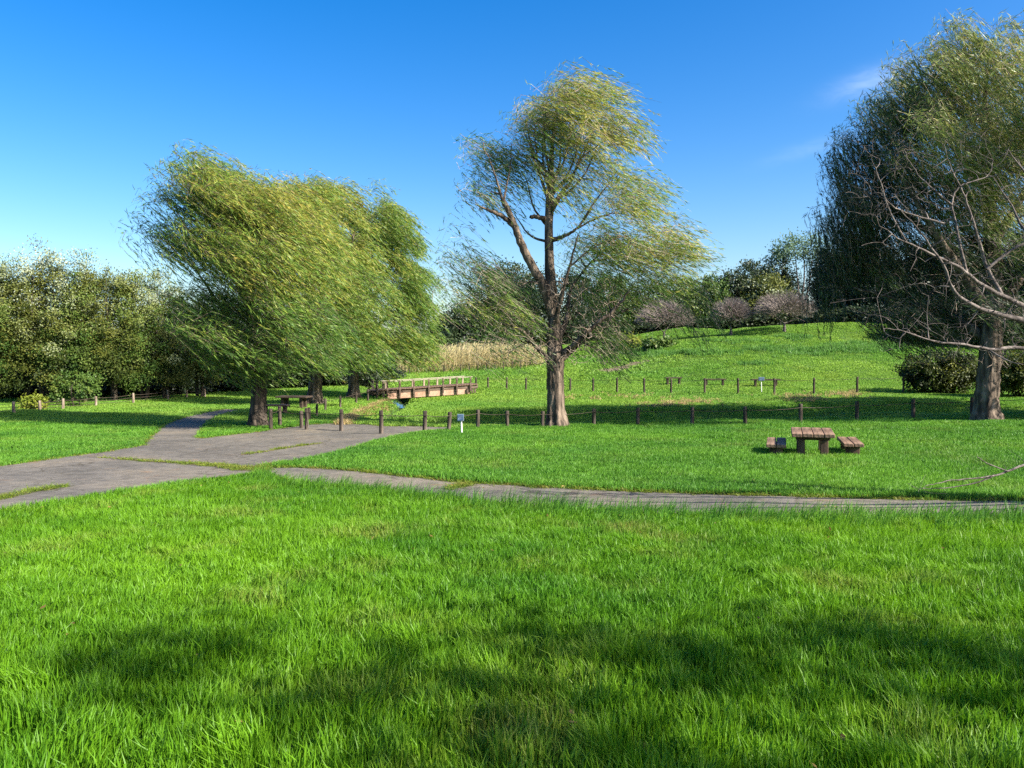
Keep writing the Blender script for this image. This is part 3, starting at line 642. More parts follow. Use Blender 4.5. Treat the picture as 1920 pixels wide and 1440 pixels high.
def broadleaf(name, label, base, H, crowns, ncl, per, lsz, leafm, bark='bark_dark', rt=.12, stems=1, sig=.32, tint=(.25, .75), group=None, cat='tree', asp=.62, lean=0, topt=0):
    """crowns: ellipsoids (cx,cy,cz,rx,ry,rz) in metres from the base"""
    base = np.asarray(base, float); sk = Skel()
    top = max(c[2] for c in crowns)
    for s_ in range(stems):
        a = rng.uniform(0, 6.28); o_ = np.array([math.cos(a), math.sin(a), 0]) * (.0 if stems == 1 else .35)
        e = np.array([crowns[s_ % len(crowns)][0] * .7 + lean, crowns[s_ % len(crowns)][1] * .7, top * .95])
        sk.limb([base + o_ + [0, 0, -.15], base + o_ * 1.6 + e * .33 + rng.normal(0, .08, 3), base + o_ * 2 + e * .66 + rng.normal(0, .15, 3), base + e + o_ * 2], [rt * 1.4, rt, rt * .65, rt * .2], 8, 14, .06, nm='stem')
    AV, AF, AT = [], [], []; off = 0
    tot = sum(c[3] * c[5] + c[4] * c[5] for c in crowns)
    for c in crowns:
        cc = base + np.array(c[:3]); rd = np.array(c[3:6]); n_ = max(6, int(ncl * (c[3] * c[5] + c[4] * c[5]) / tot))
        sk.grow(cc + ball(max(4, n_ // 14), 1.6) * rd * .7, rt * .4, .02, 4, .2, .05)
        u = ball(n_, 4.5); u *= (1 + (rng.random((n_, 1)) - .5) * .22)
        cl = cc + u * rd; cl[:, 2] = np.maximum(cl[:, 2], base[2] + .15)
        sk.grow(cl, .025, .006, 3, .2, .05, True, 3)
        idx = np.repeat(np.arange(n_), per); s3 = sig * rng.uniform(.6, 1.3, (n_, 1))
        p = cl[idx] + rng.normal(size=(len(idx), 3)) * s3[idx] * np.array([1, 1, .8])
        tn = tint[0] + (tint[1] - tint[0]) * np.clip(rng.normal(.45, .25, n_), 0, 1)
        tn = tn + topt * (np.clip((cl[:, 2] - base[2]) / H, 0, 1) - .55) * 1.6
        t = np.clip(tn[idx] + rng.normal(0, .06, len(idx)), 0, 1)
        D = rng.normal(size=(len(idx), 3)) + u[idx] * .6
        nr = u[idx] * .8 + np.array([.3, -.2, .6])
        V_, F_, T_ = leaves(p, D, lsz * rng.uniform(.6, 1.3, len(idx)), lsz * asp * rng.uniform(.7, 1.2, len(idx)), t, .2, nr)
        AV.append(V_); AF.append(F_ + off); AT.append(T_); off += len(V_)
    return finish_tree(name, label, cat, base, sk, np.concatenate(AV), np.concatenate(AF), np.concatenate(AT), M[bark], leafm, group)

def bare_tree(name, label, base, H, R, trunk_h, n1, n2, n3, group, rt=.14, flat=.75):
    base = np.asarray(base, float); sk = Skel()
    sk.limb([base + [0, 0, -.1], base + [.05, 0, trunk_h * .5], base + [0.0, 0, trunk_h]], [rt * 1.5, rt, rt * .9], 9, 8, .06)
    c = base + np.array([0, 0, trunk_h + (H - trunk_h) * .38]); rd = np.array([R, R, (H - trunk_h) * .62])
    def dome(n_, f0, f1):
        d = rng.normal(size=(n_ * 2, 3)); d[:, 2] = np.abs(d[:, 2]) * 1.0 - .25; d /= np.linalg.norm(d, axis=1)[:, None]; d = d[:n_]
        return c + d * rd * rng.uniform(f0, f1, (n_, 1))
    sk.grow(dome(n1, .45, .6), rt * .5, .035, 5, .12, .0, zpref=.0)
    sk.grow(dome(n2, .65, .85), .028, .014, 4, .15, .05, zpref=.1)
    d = rng.normal(size=(n3, 3)); d[:, 2] = np.abs(d[:, 2]) * .95 - .22; d /= np.linalg.norm(d, axis=1)[:, None]
    e = d + rng.normal(0, .13, (n3, 3)); f0 = rng.uniform(.25, .75, (n3, 1)); f1 = rng.uniform(.82, 1.06, (n3, 1))
    A_ = c + e * rd * f0; B_ = c + d * rd * f1; A_[:, 2] -= .12 * rd[2] * (1 - f0[:, 0])
    for q in range(n3):
        mp_ = (A_[q] + B_[q]) / 2 + rng.normal(0, .07, 3); sk.fine.add([A_[q], mp_, B_[q]], [.020, .015, .009], 3)
    return finish_tree(name, label, 'tree', base, sk, None, None, None, M['bark_pale'], None, group, M['twig_pink'])

# ---- the lone willow in the middle
willow('willow_tree', 'lone half bare windblown willow with thick trunk at the near fence', 1045, 801,
    [(1043, 775, 0, .38), (1042, 740, 0, .33), (1041, 700, 0, .33), (1041, 670, 0, .35), (1040, 630, .1, .25), (1037, 570, .2, .22), (1031, 510, .2, .20), (1029, 450, .2, .17), (1030, 390, .2, .16), (1032, 340, .2, .13), (1035, 280, .1, .08), (1040, 220, 0, .04)],
    [[(1036, 590, .1, .20), (1018, 535, -.2, .19), (993, 490, -.4, .17), (976, 455, -.5, .15), (962, 415, -.6, .12), (942, 372, -.7, .10)],
     [(985, 475, -.4, .14), (968, 432, -.5, .11), (950, 412, -.6, .09), (932, 401, -.7, .075), (895, 385, -.9, .03)],
     [(942, 374, -.7, .06), (925, 320, -.9, .03), (905, 270, -1.0, .015)], [(944, 378, -.7, .05), (955, 320, -.4, .03), (960, 270, 0, .014)],
     [(1030, 412, .2, .11), (1010, 408, .1, .09), (994, 406, 0, .075)],
     [(1034, 450, .2, .11), (1060, 442, -.2, .07), (1085, 425, -.4, .045), (1110, 390, -.6, .03)],
     [(1031, 400, .2, .12), (1048, 370, .2, .10), (1070, 340, .3, .06), (1085, 300, .3, .035), (1110, 255, .3, .02)],
     [(1030, 380, .2, .08), (1018, 345, .3, .06), (1002, 300, .3, .04), (985, 250, .3, .02)],
     [(1047, 668, 0, .15), (1078, 645, -.4, .10), (1115, 610, -.8, .075), (1150, 582, -1, .07), (1180, 545, -1.2, .03)],
     [(1046, 680, 0, .16), (1090, 640, .6, .10), (1135, 600, 1.1, .07), (1190, 575, 1.4, .04)],
     [(1036, 680, 0, .14), (1010, 655, -.3, .09), (975, 618, -.5, .06), (940, 605, -.6, .03)],
     [(1040, 610, 0, .13), (1052, 560, -.5, .08), (1068, 500, -.8, .05), (1085, 440, -.9, .03)],
     [(1040, 650, 0, .14), (1062, 600, .5, .10), (1070, 545, .7, .06), (1110, 490, .9, .035), (1160, 450, 1.0, .02)],
     [(1036, 640, .2, .12), (1000, 590, .9, .07), (960, 555, 1.2, .04), (915, 540, 1.4, .02)]]
    + [[(1031, va, .2, .06), ((1031 + ue) / 2 + (10 if ue > 1031 else -6), (va + ve) / 2 + 12, .2 + dy_ / 2, .038), (ue, ve, dy_, .016)] for va, ue, ve, dy_ in ((330, 985, 225, .6), (350, 1002, 245, -.6), (360, 1018, 215, .9), (325, 1024, 190, -.5), (365, 1050, 205, .8), (350, 1070, 215, -.7), (372, 1090, 235, .5), (365, 1108, 250, -.5), (385, 1122, 270, .3), (430, 985, 330, .7), (455, 965, 400, .9))]
    + [[(1085, 425, -.4, .04), (1125, 365, -.5, .028), (1165, 320, -.5, .012)], [(1075, 432, -.3, .04), (1130, 405, .2, .028), (1195, 395, .4, .012)], [(1068, 500, -.8, .04), (1120, 460, -.6, .028), (1185, 440, -.5, .012)], [(1110, 490, .9, .03), (1170, 480, .8, .02), (1225, 470, .6, .01)], [(1085, 300, .3, .03), (1125, 270, .2, .02), (1165, 245, 0, .01)]],
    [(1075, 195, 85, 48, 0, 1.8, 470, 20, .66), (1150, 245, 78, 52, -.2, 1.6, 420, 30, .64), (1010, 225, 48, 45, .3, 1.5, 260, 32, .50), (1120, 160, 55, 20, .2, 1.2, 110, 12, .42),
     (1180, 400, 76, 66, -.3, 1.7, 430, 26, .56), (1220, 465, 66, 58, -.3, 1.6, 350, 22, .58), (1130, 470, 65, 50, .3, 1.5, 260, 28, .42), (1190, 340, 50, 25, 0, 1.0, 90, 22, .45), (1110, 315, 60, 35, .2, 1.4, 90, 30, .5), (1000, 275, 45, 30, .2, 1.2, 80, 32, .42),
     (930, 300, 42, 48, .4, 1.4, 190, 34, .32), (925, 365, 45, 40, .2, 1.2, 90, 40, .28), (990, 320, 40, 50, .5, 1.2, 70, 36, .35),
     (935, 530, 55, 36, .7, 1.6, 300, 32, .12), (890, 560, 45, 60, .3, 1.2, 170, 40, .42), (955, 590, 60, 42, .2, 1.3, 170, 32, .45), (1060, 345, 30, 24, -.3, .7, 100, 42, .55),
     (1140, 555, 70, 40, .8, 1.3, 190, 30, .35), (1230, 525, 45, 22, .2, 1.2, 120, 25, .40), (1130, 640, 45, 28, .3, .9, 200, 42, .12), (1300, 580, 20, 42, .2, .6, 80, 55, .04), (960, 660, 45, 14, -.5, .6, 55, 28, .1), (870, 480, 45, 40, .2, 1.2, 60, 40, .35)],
    M['willow'], (.19, .030), 900, (930, 1165, 520, 685, -2.2, .6), per=14, seed=2, clump=32, dv=26, Lr=(1.0, 2.9))

# ---- three merged willows on the left
willow('willow_tree', 'leftmost of the big windblown willows, its dark trunk beside the road', 484, 800,
    [(484, 770, 0, .32), (486, 735, 0, .30), (486, 700, 0, .29), (480, 640, 0, .26), (470, 570, .1, .22), (462, 500, .1, .17), (455, 430, .1, .10), (448, 360, 0, .04)],
    [[(485, 690, 0, .2), (450, 630, -.5, .13), (410, 570, -.7, .08), (370, 510, -.8, .03)], [(480, 640, 0, .18), (520, 570, .5, .12), (545, 500, .6, .08), (560, 420, .7, .03)],
     [(470, 580, 0, .14), (430, 500, .4, .09), (400, 430, .5, .05), (375, 360, .4, .02)], [(486, 700, 0, .15), (520, 650, -.8, .10), (560, 610, -1.2, .05)]],
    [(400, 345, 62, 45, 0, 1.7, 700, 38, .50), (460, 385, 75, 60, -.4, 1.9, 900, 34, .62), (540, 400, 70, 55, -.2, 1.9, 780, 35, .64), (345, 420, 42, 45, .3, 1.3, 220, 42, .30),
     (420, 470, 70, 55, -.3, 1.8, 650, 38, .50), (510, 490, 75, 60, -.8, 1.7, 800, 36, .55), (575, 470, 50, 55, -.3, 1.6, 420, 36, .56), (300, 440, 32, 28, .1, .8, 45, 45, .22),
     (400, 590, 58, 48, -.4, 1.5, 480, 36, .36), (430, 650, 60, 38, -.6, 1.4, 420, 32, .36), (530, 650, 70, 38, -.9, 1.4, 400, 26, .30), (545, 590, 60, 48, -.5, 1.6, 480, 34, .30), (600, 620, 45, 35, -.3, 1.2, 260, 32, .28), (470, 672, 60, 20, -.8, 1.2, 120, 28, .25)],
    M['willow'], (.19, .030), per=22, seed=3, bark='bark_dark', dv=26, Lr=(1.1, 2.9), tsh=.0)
willow('willow_tree', 'middle willow of the merged left clump with short flared trunk', 589, 758,
    [(589, 740, 0, .42), (591, 720, 0, .38), (592, 690, 0, .36), (590, 620, 0, .3), (585, 540, 0, .22), (580, 460, 0, .12), (576, 390, 0, .05)],
    [[(590, 650, 0, .2), (620, 570, -.5, .13), (650, 500, -.8, .08), (665, 430, -.9, .03)], [(590, 640, 0, .2), (560, 560, -.5, .12), (540, 480, -.8, .06), (530, 410, -.8, .03)]],
    [(590, 385, 65, 50, 0, 2.2, 620, 34, .62), (640, 440, 60, 60, -.5, 2.2, 620, 36, .58), (610, 530, 75, 65, -1, 2.3, 780, 36, .52), (670, 560, 60, 65, -.9, 2.0, 560, 36, .46), (600, 640, 70, 45, -1, 2.0, 480, 30, .36), (660, 650, 55, 40, -1.0, 1.7, 330, 32, .36)],
    M['willow'], (.22, .036), per=22, seed=5, Lr=(1.1, 2.9), flare=.2, dv=24, tsh=.0)
willow('willow_tree', 'rightmost willow of the left clump, lit trunk near the footbridge', 663, 746,
    [(663, 725, 0, .36), (663, 700, 0, .33), (664, 660, 0, .3), (668, 600, 0, .27), (672, 530, 0, .2), (676, 450, 0, .12), (680, 380, 0, .05)],
    [[(665, 640, 0, .2), (700, 560, -.5, .13), (735, 490, -.8, .08), (755, 430, -.9, .03)], [(664, 650, 0, .18), (720, 600, .5, .12), (770, 560, .6, .06), (795, 520, .7, .03)], [(668, 590, 0, .15), (640, 500, .5, .09), (630, 410, .6, .03)]],
    [(640, 365, 45, 34, 0, 2.0, 360, 34, .60), (700, 400, 60, 50, -.3, 2.2, 620, 36, .48), (745, 460, 52, 58, -.3, 2.1, 560, 40, .42), (700, 500, 70, 60, -.8, 2.2, 700, 38, .52), (775, 530, 44, 62, -.1, 1.9, 480, 42, .36),
     (720, 590, 70, 55, -.8, 2.1, 640, 38, .44), (785, 610, 38, 55, 0, 1.7, 380, 40, .38), (720, 660, 65, 30, -.8, 1.8, 360, 34, .40), (780, 665, 36, 22, -.3, 1.4, 150, 32, .42)],
    M['willow'], (.24, .038), per=22, seed=8, Lr=(1.1, 2.9), dv=18, tsh=.03)
# ---- tall willow at the right edge
willow('willow_tree', 'tall dark willow at the right edge with broad furrowed trunk', 1848, 790,
    [(1848, 765, 0, .43), (1850, 735, 0, .40), (1853, 700, 0, .38), (1857, 660, 0, .38), (1860, 600, 0, .34), (1862, 520, 0, .32), (1858, 430, 0, .26), (1850, 330, 0, .19), (1846, 220, 0, .1), (1850, 130, 0, .04)],
    [[(1860, 600, 0, .24), (1810, 520, -.5, .17), (1750, 430, -.9, .11), (1690, 330, -1, .05)], [(1858, 540, 0, .22), (1790, 470, .6, .15), (1690, 400, 1.0, .09), (1600, 350, 1.2, .04)],
     [(1858, 460, 0, .2), (1910, 380, -.5, .13), (1960, 280, -.6, .07), (1990, 190, -.5, .03)], [(1852, 360, 0, .15), (1790, 280, .4, .1), (1740, 190, .6, .04)], [(1860, 580, 0, .2), (1930, 510, .6, .14), (2000, 430, .8, .07)],
     [(1856, 640, 0, .2), (1780, 590, .9, .12), (1680, 560, 1.4, .06), (1600, 540, 1.5, .03)]],
    [(1850, 110, 95, 55, 0, 2.2, 820, 42, .66), (1740, 165, 70, 55, .2, 2.0, 520, 42, .64), (1890, 190, 90, 70, -.6, 2.2, 820, 40, .72), (1680, 240, 62, 58, .4, 1.9, 420, 48, .36), (1780, 260, 80, 60, -.4, 2.2, 560, 42, .66),  # mass tints paint sun on the upper crown and shade on its left
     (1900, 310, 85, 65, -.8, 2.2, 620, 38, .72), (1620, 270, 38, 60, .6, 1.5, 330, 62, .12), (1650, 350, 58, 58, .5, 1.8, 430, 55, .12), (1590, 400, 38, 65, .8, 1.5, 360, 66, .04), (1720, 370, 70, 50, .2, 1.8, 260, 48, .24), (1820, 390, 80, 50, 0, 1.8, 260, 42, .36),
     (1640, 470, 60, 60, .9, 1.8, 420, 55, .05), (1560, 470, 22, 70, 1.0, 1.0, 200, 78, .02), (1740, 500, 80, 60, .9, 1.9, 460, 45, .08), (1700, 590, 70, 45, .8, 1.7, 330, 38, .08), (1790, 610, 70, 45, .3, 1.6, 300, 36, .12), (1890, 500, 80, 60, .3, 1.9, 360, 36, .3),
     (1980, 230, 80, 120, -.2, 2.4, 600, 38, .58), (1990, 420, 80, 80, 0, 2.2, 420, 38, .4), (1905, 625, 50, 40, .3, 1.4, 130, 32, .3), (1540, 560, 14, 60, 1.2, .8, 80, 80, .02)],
    M['willow_r'], (.19, .028), 160, (1700, 1950, 600, 690, -1.2, 1.0), per=22, seed=11, bark='bark', flare=.12, deep=2.7, dv=28, clump=32, Lr=(1.0, 2.8))

# ---- bare tree reaching in from the right, its trunk outside the frame
YB = 10.5
tb_ = np.array([9.6, 11.0, float(h(9.6, 11.0))])
sk = Skel()
sk.limb([tb_ + [0, 0, -.2], tb_ + [-.05, 0, .5], tb_ + [-.1, -.05, 1.3], tb_ + [-.25, -.1, 2.2], tb_ + [-.3, -.1, 3.4], tb_ + [-.2, 0, 5.2]], [.34, .22, .2, .19, .13, .04], 14, 24, .1, seed=4)
tj = tb_ + np.array([-.15, -.05, 1.5]); tk = tb_ + np.array([-.22, -.1, 2.1])
def bl(start, pts, r0, r1, dy0=0, dy1=0):
    n_ = len(pts); P = [start] + [at(u, v, YB + dy0 + (dy1 - dy0) * k / max(1, n_ - 1)) for k, (u, v) in enumerate(pts)]
    sk.limb(P, list(np.linspace(r0, r1, len(P)) ** 1.0), 7, None, .06, .006)
bl(tk, [(2060, 640), (1960, 592), (1900, 565), (1850, 540), (1800, 503), (1755, 480), (1700, 455), (1650, 425)], .050, .006, .2, -.4)
bl(tj, [(2080, 690), (1985, 632), (1920, 602), (1880, 592), (1830, 575), (1790, 548), (1772, 505), (1730, 440), (1690, 395)], .054, .005, -.3, -.6)
bl(tj - [0, 0, .3], [(2090, 700), (1985, 662), (1900, 652), (1860, 655), (1800, 645), (1750, 640), (1700, 622), (1655, 615)], .036, .003, -.6, -.9)
bl(at(1812, 510, YB), [(1800, 460), (1793, 420), (1785, 380), (1800, 350), (1850, 330), (1862, 300)], .020, .004, 0, .3)
bl(at(1880, 556, YB), [(1850, 500), (1835, 450), (1820, 400), (1800, 350), (1785, 320), (1775, 290)], .026, .004, .1, -.2)
bl(at(1850, 505, YB), [(1895, 470), (1940, 450), (1990, 440)], .02, .012)
bl(at(1700, 455, YB - .3), [(1670, 400), (1650, 340), (1640, 310)], .013, .004, -.3, -.3)
bl(at(1786, 385, YB), [(1750, 355), (1715, 320), (1695, 280)], .013, .004, 0, .2)
bl(at(1772, 420, YB), [(1720, 405), (1670, 385), (1650, 350)], .016, .004, 0, -.3)
bl(tk + [0, 0, .2], [(2080, 560), (1990, 500), (1920, 430), (1900, 390), (1860, 330)], .042, .005, .6, .9)
bl(tk + [0, 0, .6], [(2100, 440), (2010, 380), (1930, 330), (1890, 280)], .038, .005, -.2, -.6)
bl(tj - [0, 0, .5], [(2080, 800), (1990, 842), (1920, 872), (1870, 890), (1820, 897), (1770, 903), (1735, 912)], .024, .003, -.6, -.9)
bl(at(1890, 884, YB - .75), [(1850, 868), (1830, 855)], .009, .003, -.75, -.8); bl(at(1870, 890, YB - .75), [(1820, 908), (1750, 916), (1725, 915)], .010, .003, -.75, -.8)
NL = len(sk.p)
lp = sk.p[sk.p[:, 0] < 7.4]; lp = lp[lp[:, 2] > CZ - 1.0]
k = rng.integers(0, len(lp), 380); sk.grow(lp[k] + rng.normal(0, 1, (380, 3)) * np.array([.26, .35, .22]) + np.array([-.14, 0, .13]), .011, .0035, 4, .25, .05, zpref=.1)
k = rng.integers(0, len(lp), 420); lp2 = sk.p[sk.p[:, 2] > CZ - 1.0]; lp2 = lp2[lp2[:, 0] < 7.6]; k = rng.integers(0, len(lp2), 1100)
sk.grow(lp2[k] + rng.normal(0, 1, (1100, 3)) * .14 + np.array([-.05, 0, .06]), .006, .0022, 3, .3, .05, True, 3, zpref=.1)
lo = sk.p[(sk.p[:, 2] < CZ - 1.05) & (sk.p[:, 0] < 7.5)]; k = rng.integers(0, len(lo), 46)
sk.grow(lo[k] + rng.normal(0, 1, (46, 3)) * np.array([.12, .12, .05]) + np.array([-.2, 0, -.02]), .005, .002, 3, .25, .0, True, 4, zpref=0)
finish_tree('bare_tree', 'leafless grey tree reaching bare branches in from right edge', 'tree', tb_, sk, None, None, None, M['bark_pale'], None, None, M['bark_pale'])

# ---- leafy tree right of the camera whose shade falls across the foreground
b_ = np.array([11.3, -.9, float(h(11.3, -.9))])
broadleaf('broadleaf_tree', 'leafy tree outside the frame shading the foreground grass', b_, 8, [(0, 0, 5.0, 3.0, 2.6, 1.6), (-2.0, -.6, 4.2, 1.9, 1.7, 1.0), (-.5, -.5, 7.0, 2.2, 2.0, 1.3), (1.0, 1.8, 5.6, 1.8, 1.7, 1.1), (-1.4, 0, 8.2, 1.3, 1.0, .6)], 120, 70, .17, M['green'], rt=.2, sig=.26)

b_ = np.array([27.0, 30.5, float(h(27.0, 30.5))])  # unseen tree, added and built tall so its shade reaches the hollow
broadleaf('broadleaf_tree', 'unseen leafy tree added outside the right edge to shade the hollow behind the fence', b_, 18, [(0, 0, 6.5, 4.3, 4.0, 3.4), (-1, -1, 4.2, 3.4, 3.0, 2.0), (.5, .5, 10, 3.4, 3.2, 2.6), (0, 0, 13.6, 3.3, 3.2, 2.4), (-.4, 0, 16.4, 2.4, 2.4, 1.8)], 620, 60, .32, M['green'], rt=.26, sig=.5)
b_ = np.array([30.5, 36.5, float(h(30.5, 36.5))])  # another unseen tree, added to carry that shade further right
broadleaf('broadleaf_tree', 'second unseen leafy tree added outside the right edge for shade, farther back than the first', b_, 12, [(0, 0, 6.5, 4.3, 4.0, 3.4), (-1, -1, 3.8, 3.4, 3.0, 2.0), (.5, .5, 9.4, 3.2, 3.0, 2.2)], 380, 60, .32, M['green'], rt=.26, sig=.5)

# ---- wood along the left
ORD = ['first', 'second', 'third', 'fourth', 'fifth', 'sixth', 'seventh', 'eighth', 'ninth', 'tenth', 'eleventh', 'twelfth', 'thirteenth', 'fourteenth', 'fifteenth', 'sixteenth', 'seventeenth', 'eighteenth', 'nineteenth', 'twentieth']
def px_tree(u, vb, vt, ru, Y, shape='dome', **kw):
    """crown ellipsoids for a tree at depth Y whose crown spans ru pixels each side and tops out at vt"""
    x = (u - 960) / F * Y; z0 = float(h(x, Y)); H = CZ + (HOR - vt) / F * Y - z0; r = ru / F * Y
    return np.array([x, Y, z0]), H, r
def domes(H, r, low=.12):
    j = lambda s: rng.normal(0, s)
    return [(0, 0, H * .62, r * .95, r * .9, H * .36), (-r * .4 + j(.1), -r * .35, H * .36, r * .75, r * .7, H * (.36 - low)), (r * .45 + j(.1), -r * .3, H * .42, r * .7, r * .7, H * .28), (j(.2), r * .3, H * .8, r * .6, r * .6, H * .2), (j(.3), -r * .5, H * .25, r * .7, r * .5, H * .15)]
def row(name, lab, group, lst, uniq, build):
    """trees of a row: a few individual builds, the others scaled copies of them"""
    protos = []
    for k, (u, vt, ru, Y) in enumerate(lst):
        b0, H, r = px_tree(u, 0, vt, ru, Y)
        if k < uniq: t_ = build(k, b0, H, r, lab.format(ORD[k])); protos.append((t_, H, r))
        else:
            p_, Hp, rp_ = protos[(k * 2 + 1) % uniq]; t_ = copy_tree(p_); t_.location = b0; t_.scale = (r / rp_, r / rp_, H / Hp); t_.rotation_euler = (0, 0, rng.uniform(-.6, .6)); t_['label'] = lab.format(ORD[k])
left = [(-95, 505, 62, 47), (-20, 500, 55, 47), (38, 496, 50, 48), (92, 484, 54, 48), (150, 498, 50, 48.5), (205, 500, 52, 49), (262, 512, 50, 50), (318, 545, 46, 51), (368, 565, 44, 53)]
def tall_domes(H, r, low):
    D_ = domes(H, r, low)
    for _ in range(3): D_.append((rng.normal(0, r * .5), rng.normal(-.2 * r, r * .3), H * rng.uniform(.82, .98), r * .22, r * .22, H * .13))
    return D_
row('wood_tree', 'silvery olive broadleaf tree of the left wood, {} counted from the left', 'trees of the left wood', left, 6,
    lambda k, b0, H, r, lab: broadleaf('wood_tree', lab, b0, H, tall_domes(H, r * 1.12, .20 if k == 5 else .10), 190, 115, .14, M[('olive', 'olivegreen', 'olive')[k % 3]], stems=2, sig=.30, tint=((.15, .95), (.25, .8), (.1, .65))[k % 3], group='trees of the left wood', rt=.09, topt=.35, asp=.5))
# small bright saplings in front
for k, (u, vb, vt, ru, lab) in enumerate(((140, 762, 700, 44, 'bright green leafy shrub spilling out of the left wood'), (60, 769, 745, 18, 'low yellow green bush between the left fence posts'))):
    b0 = ground(u, vb); H = (vb - vt) / F * b0[1]; r = ru / F * b0[1]
    broadleaf('shrub', lab, b0, H, [(0, .2, H * .75, r, r * .7, H * .28), (r * .6, -.1, H * .45, r * .5, r * .5, H * .25), (-r * .5, 0, H * .4, r * .35, r * .4, H * .3)], 46, 40, .15, M['green'] if k != 1 else M['yellowgreen'], stems=2, sig=.16, tint=(.4, 1.0), rt=.03, cat='shrub')
back = [(-60, 520, 70, 58), (60, 515, 70, 58), (180, 520, 70, 59), (300, 560, 65, 60), (400, 575, 60, 60), (455, 590, 55, 62), (515, 590, 55, 63), (575, 590, 55, 64), (635, 600, 50, 66), (690, 610, 45, 68)]
row('wood_tree', 'dark green tree deep in the left wood, {} from the left in the back row', 'back row of the left wood', back, 3,
    lambda k, b0, H, r, lab: broadleaf('wood_tree', lab, b0, H, [(0, 0, H * .6, r, r, H * .38), (-r * .3, -r * .3, H * .42, r * .9, r * .7, H * .3), (0, -r * .2, H * .24, r, r * .6, H * .18)], 170, 46, .24, M['darkleaf'], stems=3, sig=.36, tint=(.1, .9), group='back row of the left wood', rt=.09))
underw = [(-110, 690, 70, 53), (-20, 690, 70, 53), (70, 695, 70, 54), (160, 690, 70, 54), (245, 690, 70, 55), (330, 690, 65, 57), (405, 688, 60, 60), (470, 688, 58, 64), (535, 690, 58, 66), (600, 690, 55, 68), (660, 692, 50, 70), (715, 690, 42, 72)]
row('undergrowth_bush', 'dark undergrowth bush inside the left wood, {} from the left', 'undergrowth of the left wood', underw, 3,
    lambda k, b0, H, r, lab: broadleaf('undergrowth_bush', lab, b0, H, [(0, 0, H * .5, r, r * .6, H * .5), (r * .5, 0, H * .4, r * .7, r * .5, H * .45), (-r * .5, 0, H * .35, r * .7, r * .5, H * .4)], 130, 44, .24, M['darkleaf'], stems=3, sig=.32, tint=(.0, .8), group='undergrowth of the left wood', rt=.05, cat='bush'))
# ---- shrubs and trees behind the reeds and the lone willow
mid_trees = [
    (835, 588, 30, 92, 'darkleaf', 'dark scrub tree left of the reed bed top'), (880, 566, 40, 93, 'darkleaf', 'dark scrub tree behind the reeds left of the lone willow'), (930, 562, 40, 94, 'darkleaf', 'dark scrub tree behind the reeds close left of the lone willow'),
    (955, 487, 48, 104, 'darkleaf', 'tall dark evergreen rising behind the lone willow on its left'), (1000, 512, 46, 100, 'darkleaf', 'dark evergreen directly behind the lone willow trunk'), (1075, 508, 50, 102, 'darkleaf', 'dark evergreen behind the lone willow on its right'),
    (1145, 516, 48, 104, 'green', 'green tree in the far hedge right of the lone willow'), (1215, 528, 48, 105, 'darkleaf', 'dark tree in far hedge above the pinkish bare thicket'), (1280, 522, 44, 106, 'green', 'green tree in the far hedge below the clear sky gap'),
    (1332, 520, 38, 106, 'green', 'rounded green tree behind the left bare round tree'), (1375, 508, 40, 108, 'darkleaf', 'dark rounded tree between the two bare round trees'), (1412, 488, 42, 110, 'darkleaf', 'dark tree on the skyline below the pale airy tree'), (1440, 520, 46, 104, 'olive', 'yellowish green tree behind the right bare round tree'), (1455, 468, 36, 116, 'darkleaf', 'blackish tree just left of the pale airy tree')]
for u, vt, ru, Y, mt, lab in mid_trees:
    b0, H, r = px_tree(u, 0, vt, ru, Y)
    broadleaf('hedge_tree', lab, b0, H, domes(H, r, .1), 190, 44, .34, M[mt], stems=2, sig=.5, tint=(.15, .95), group='far hedge trees', rt=.12)
b0, H, r = px_tree(1497, 0, 438, 46, 112)
broadleaf('airy_tree', 'pale thin crowned tree standing above the far hedge', b0, H, [(0, 0, H * .86, r, r * .8, H * .13), (-r * .6, 0, H * .8, r * .6, r * .6, H * .1), (r * .6, 0, H * .76, r * .6, r * .6, H * .12)], 150, 20, .32, M['paleleaf'], bark='bark_pale', stems=3, sig=.5, rt=.14)
right = [(1548, 470, 32, 104), (1592, 450, 42, 102), (1642, 440, 48, 100), (1700, 450, 52, 98), (1760, 440, 56, 96), (1825, 445, 58, 94), (1890, 440, 60, 92), (1960, 430, 66, 88), (2050, 430, 70, 84)]
row('stand_tree', 'tall dark evergreen in the stand behind the right willow, {} from the left', 'dark evergreen stand on the right', right, 4,
    lambda k, b0, H, r, lab: broadleaf('stand_tree', lab, b0, H, domes(H, r, .05), 260, 46, .30, M['darkleaf'], stems=2, sig=.45, tint=(.0, .7), group='dark evergreen stand on the right', rt=.16))
under = [(800, 640, 34, 86), (850, 625, 36, 88), (905, 628, 38, 92), (985, 620, 45, 98), (1060, 612, 48, 99), (1130, 612, 46, 100), (1195, 608, 46, 101), (1262, 604, 46, 101), (1325, 596, 40, 101), (1385, 592, 42, 101), (1440, 590, 42, 101), (1500, 585, 42, 101), (1555, 580, 40, 96), (1610, 575, 44, 92), (1670, 578, 48, 90), (1735, 572, 50, 80), (1800, 566, 54, 78), (1875, 560, 58, 76), (1950, 560, 58, 74)]
row('hedge_bush', 'low dark bush at the foot of the far hedge, {} from the left', 'bushes at the foot of the far hedge', under, 3,
    lambda k, b0, H, r, lab: broadleaf('hedge_bush', lab, b0, H, [(0, 0, H * .45, r, r * .7, H * .5), (r * .5, 0, H * .35, r * .7, r * .6, H * .4), (-r * .5, 0, H * .3, r * .7, r * .6, H * .35)], 110, 40, .34, M['darkleaf'], stems=2, sig=.4, tint=(.2, 1), group='bushes at the foot of the far hedge', rt=.05, cat='bush'))
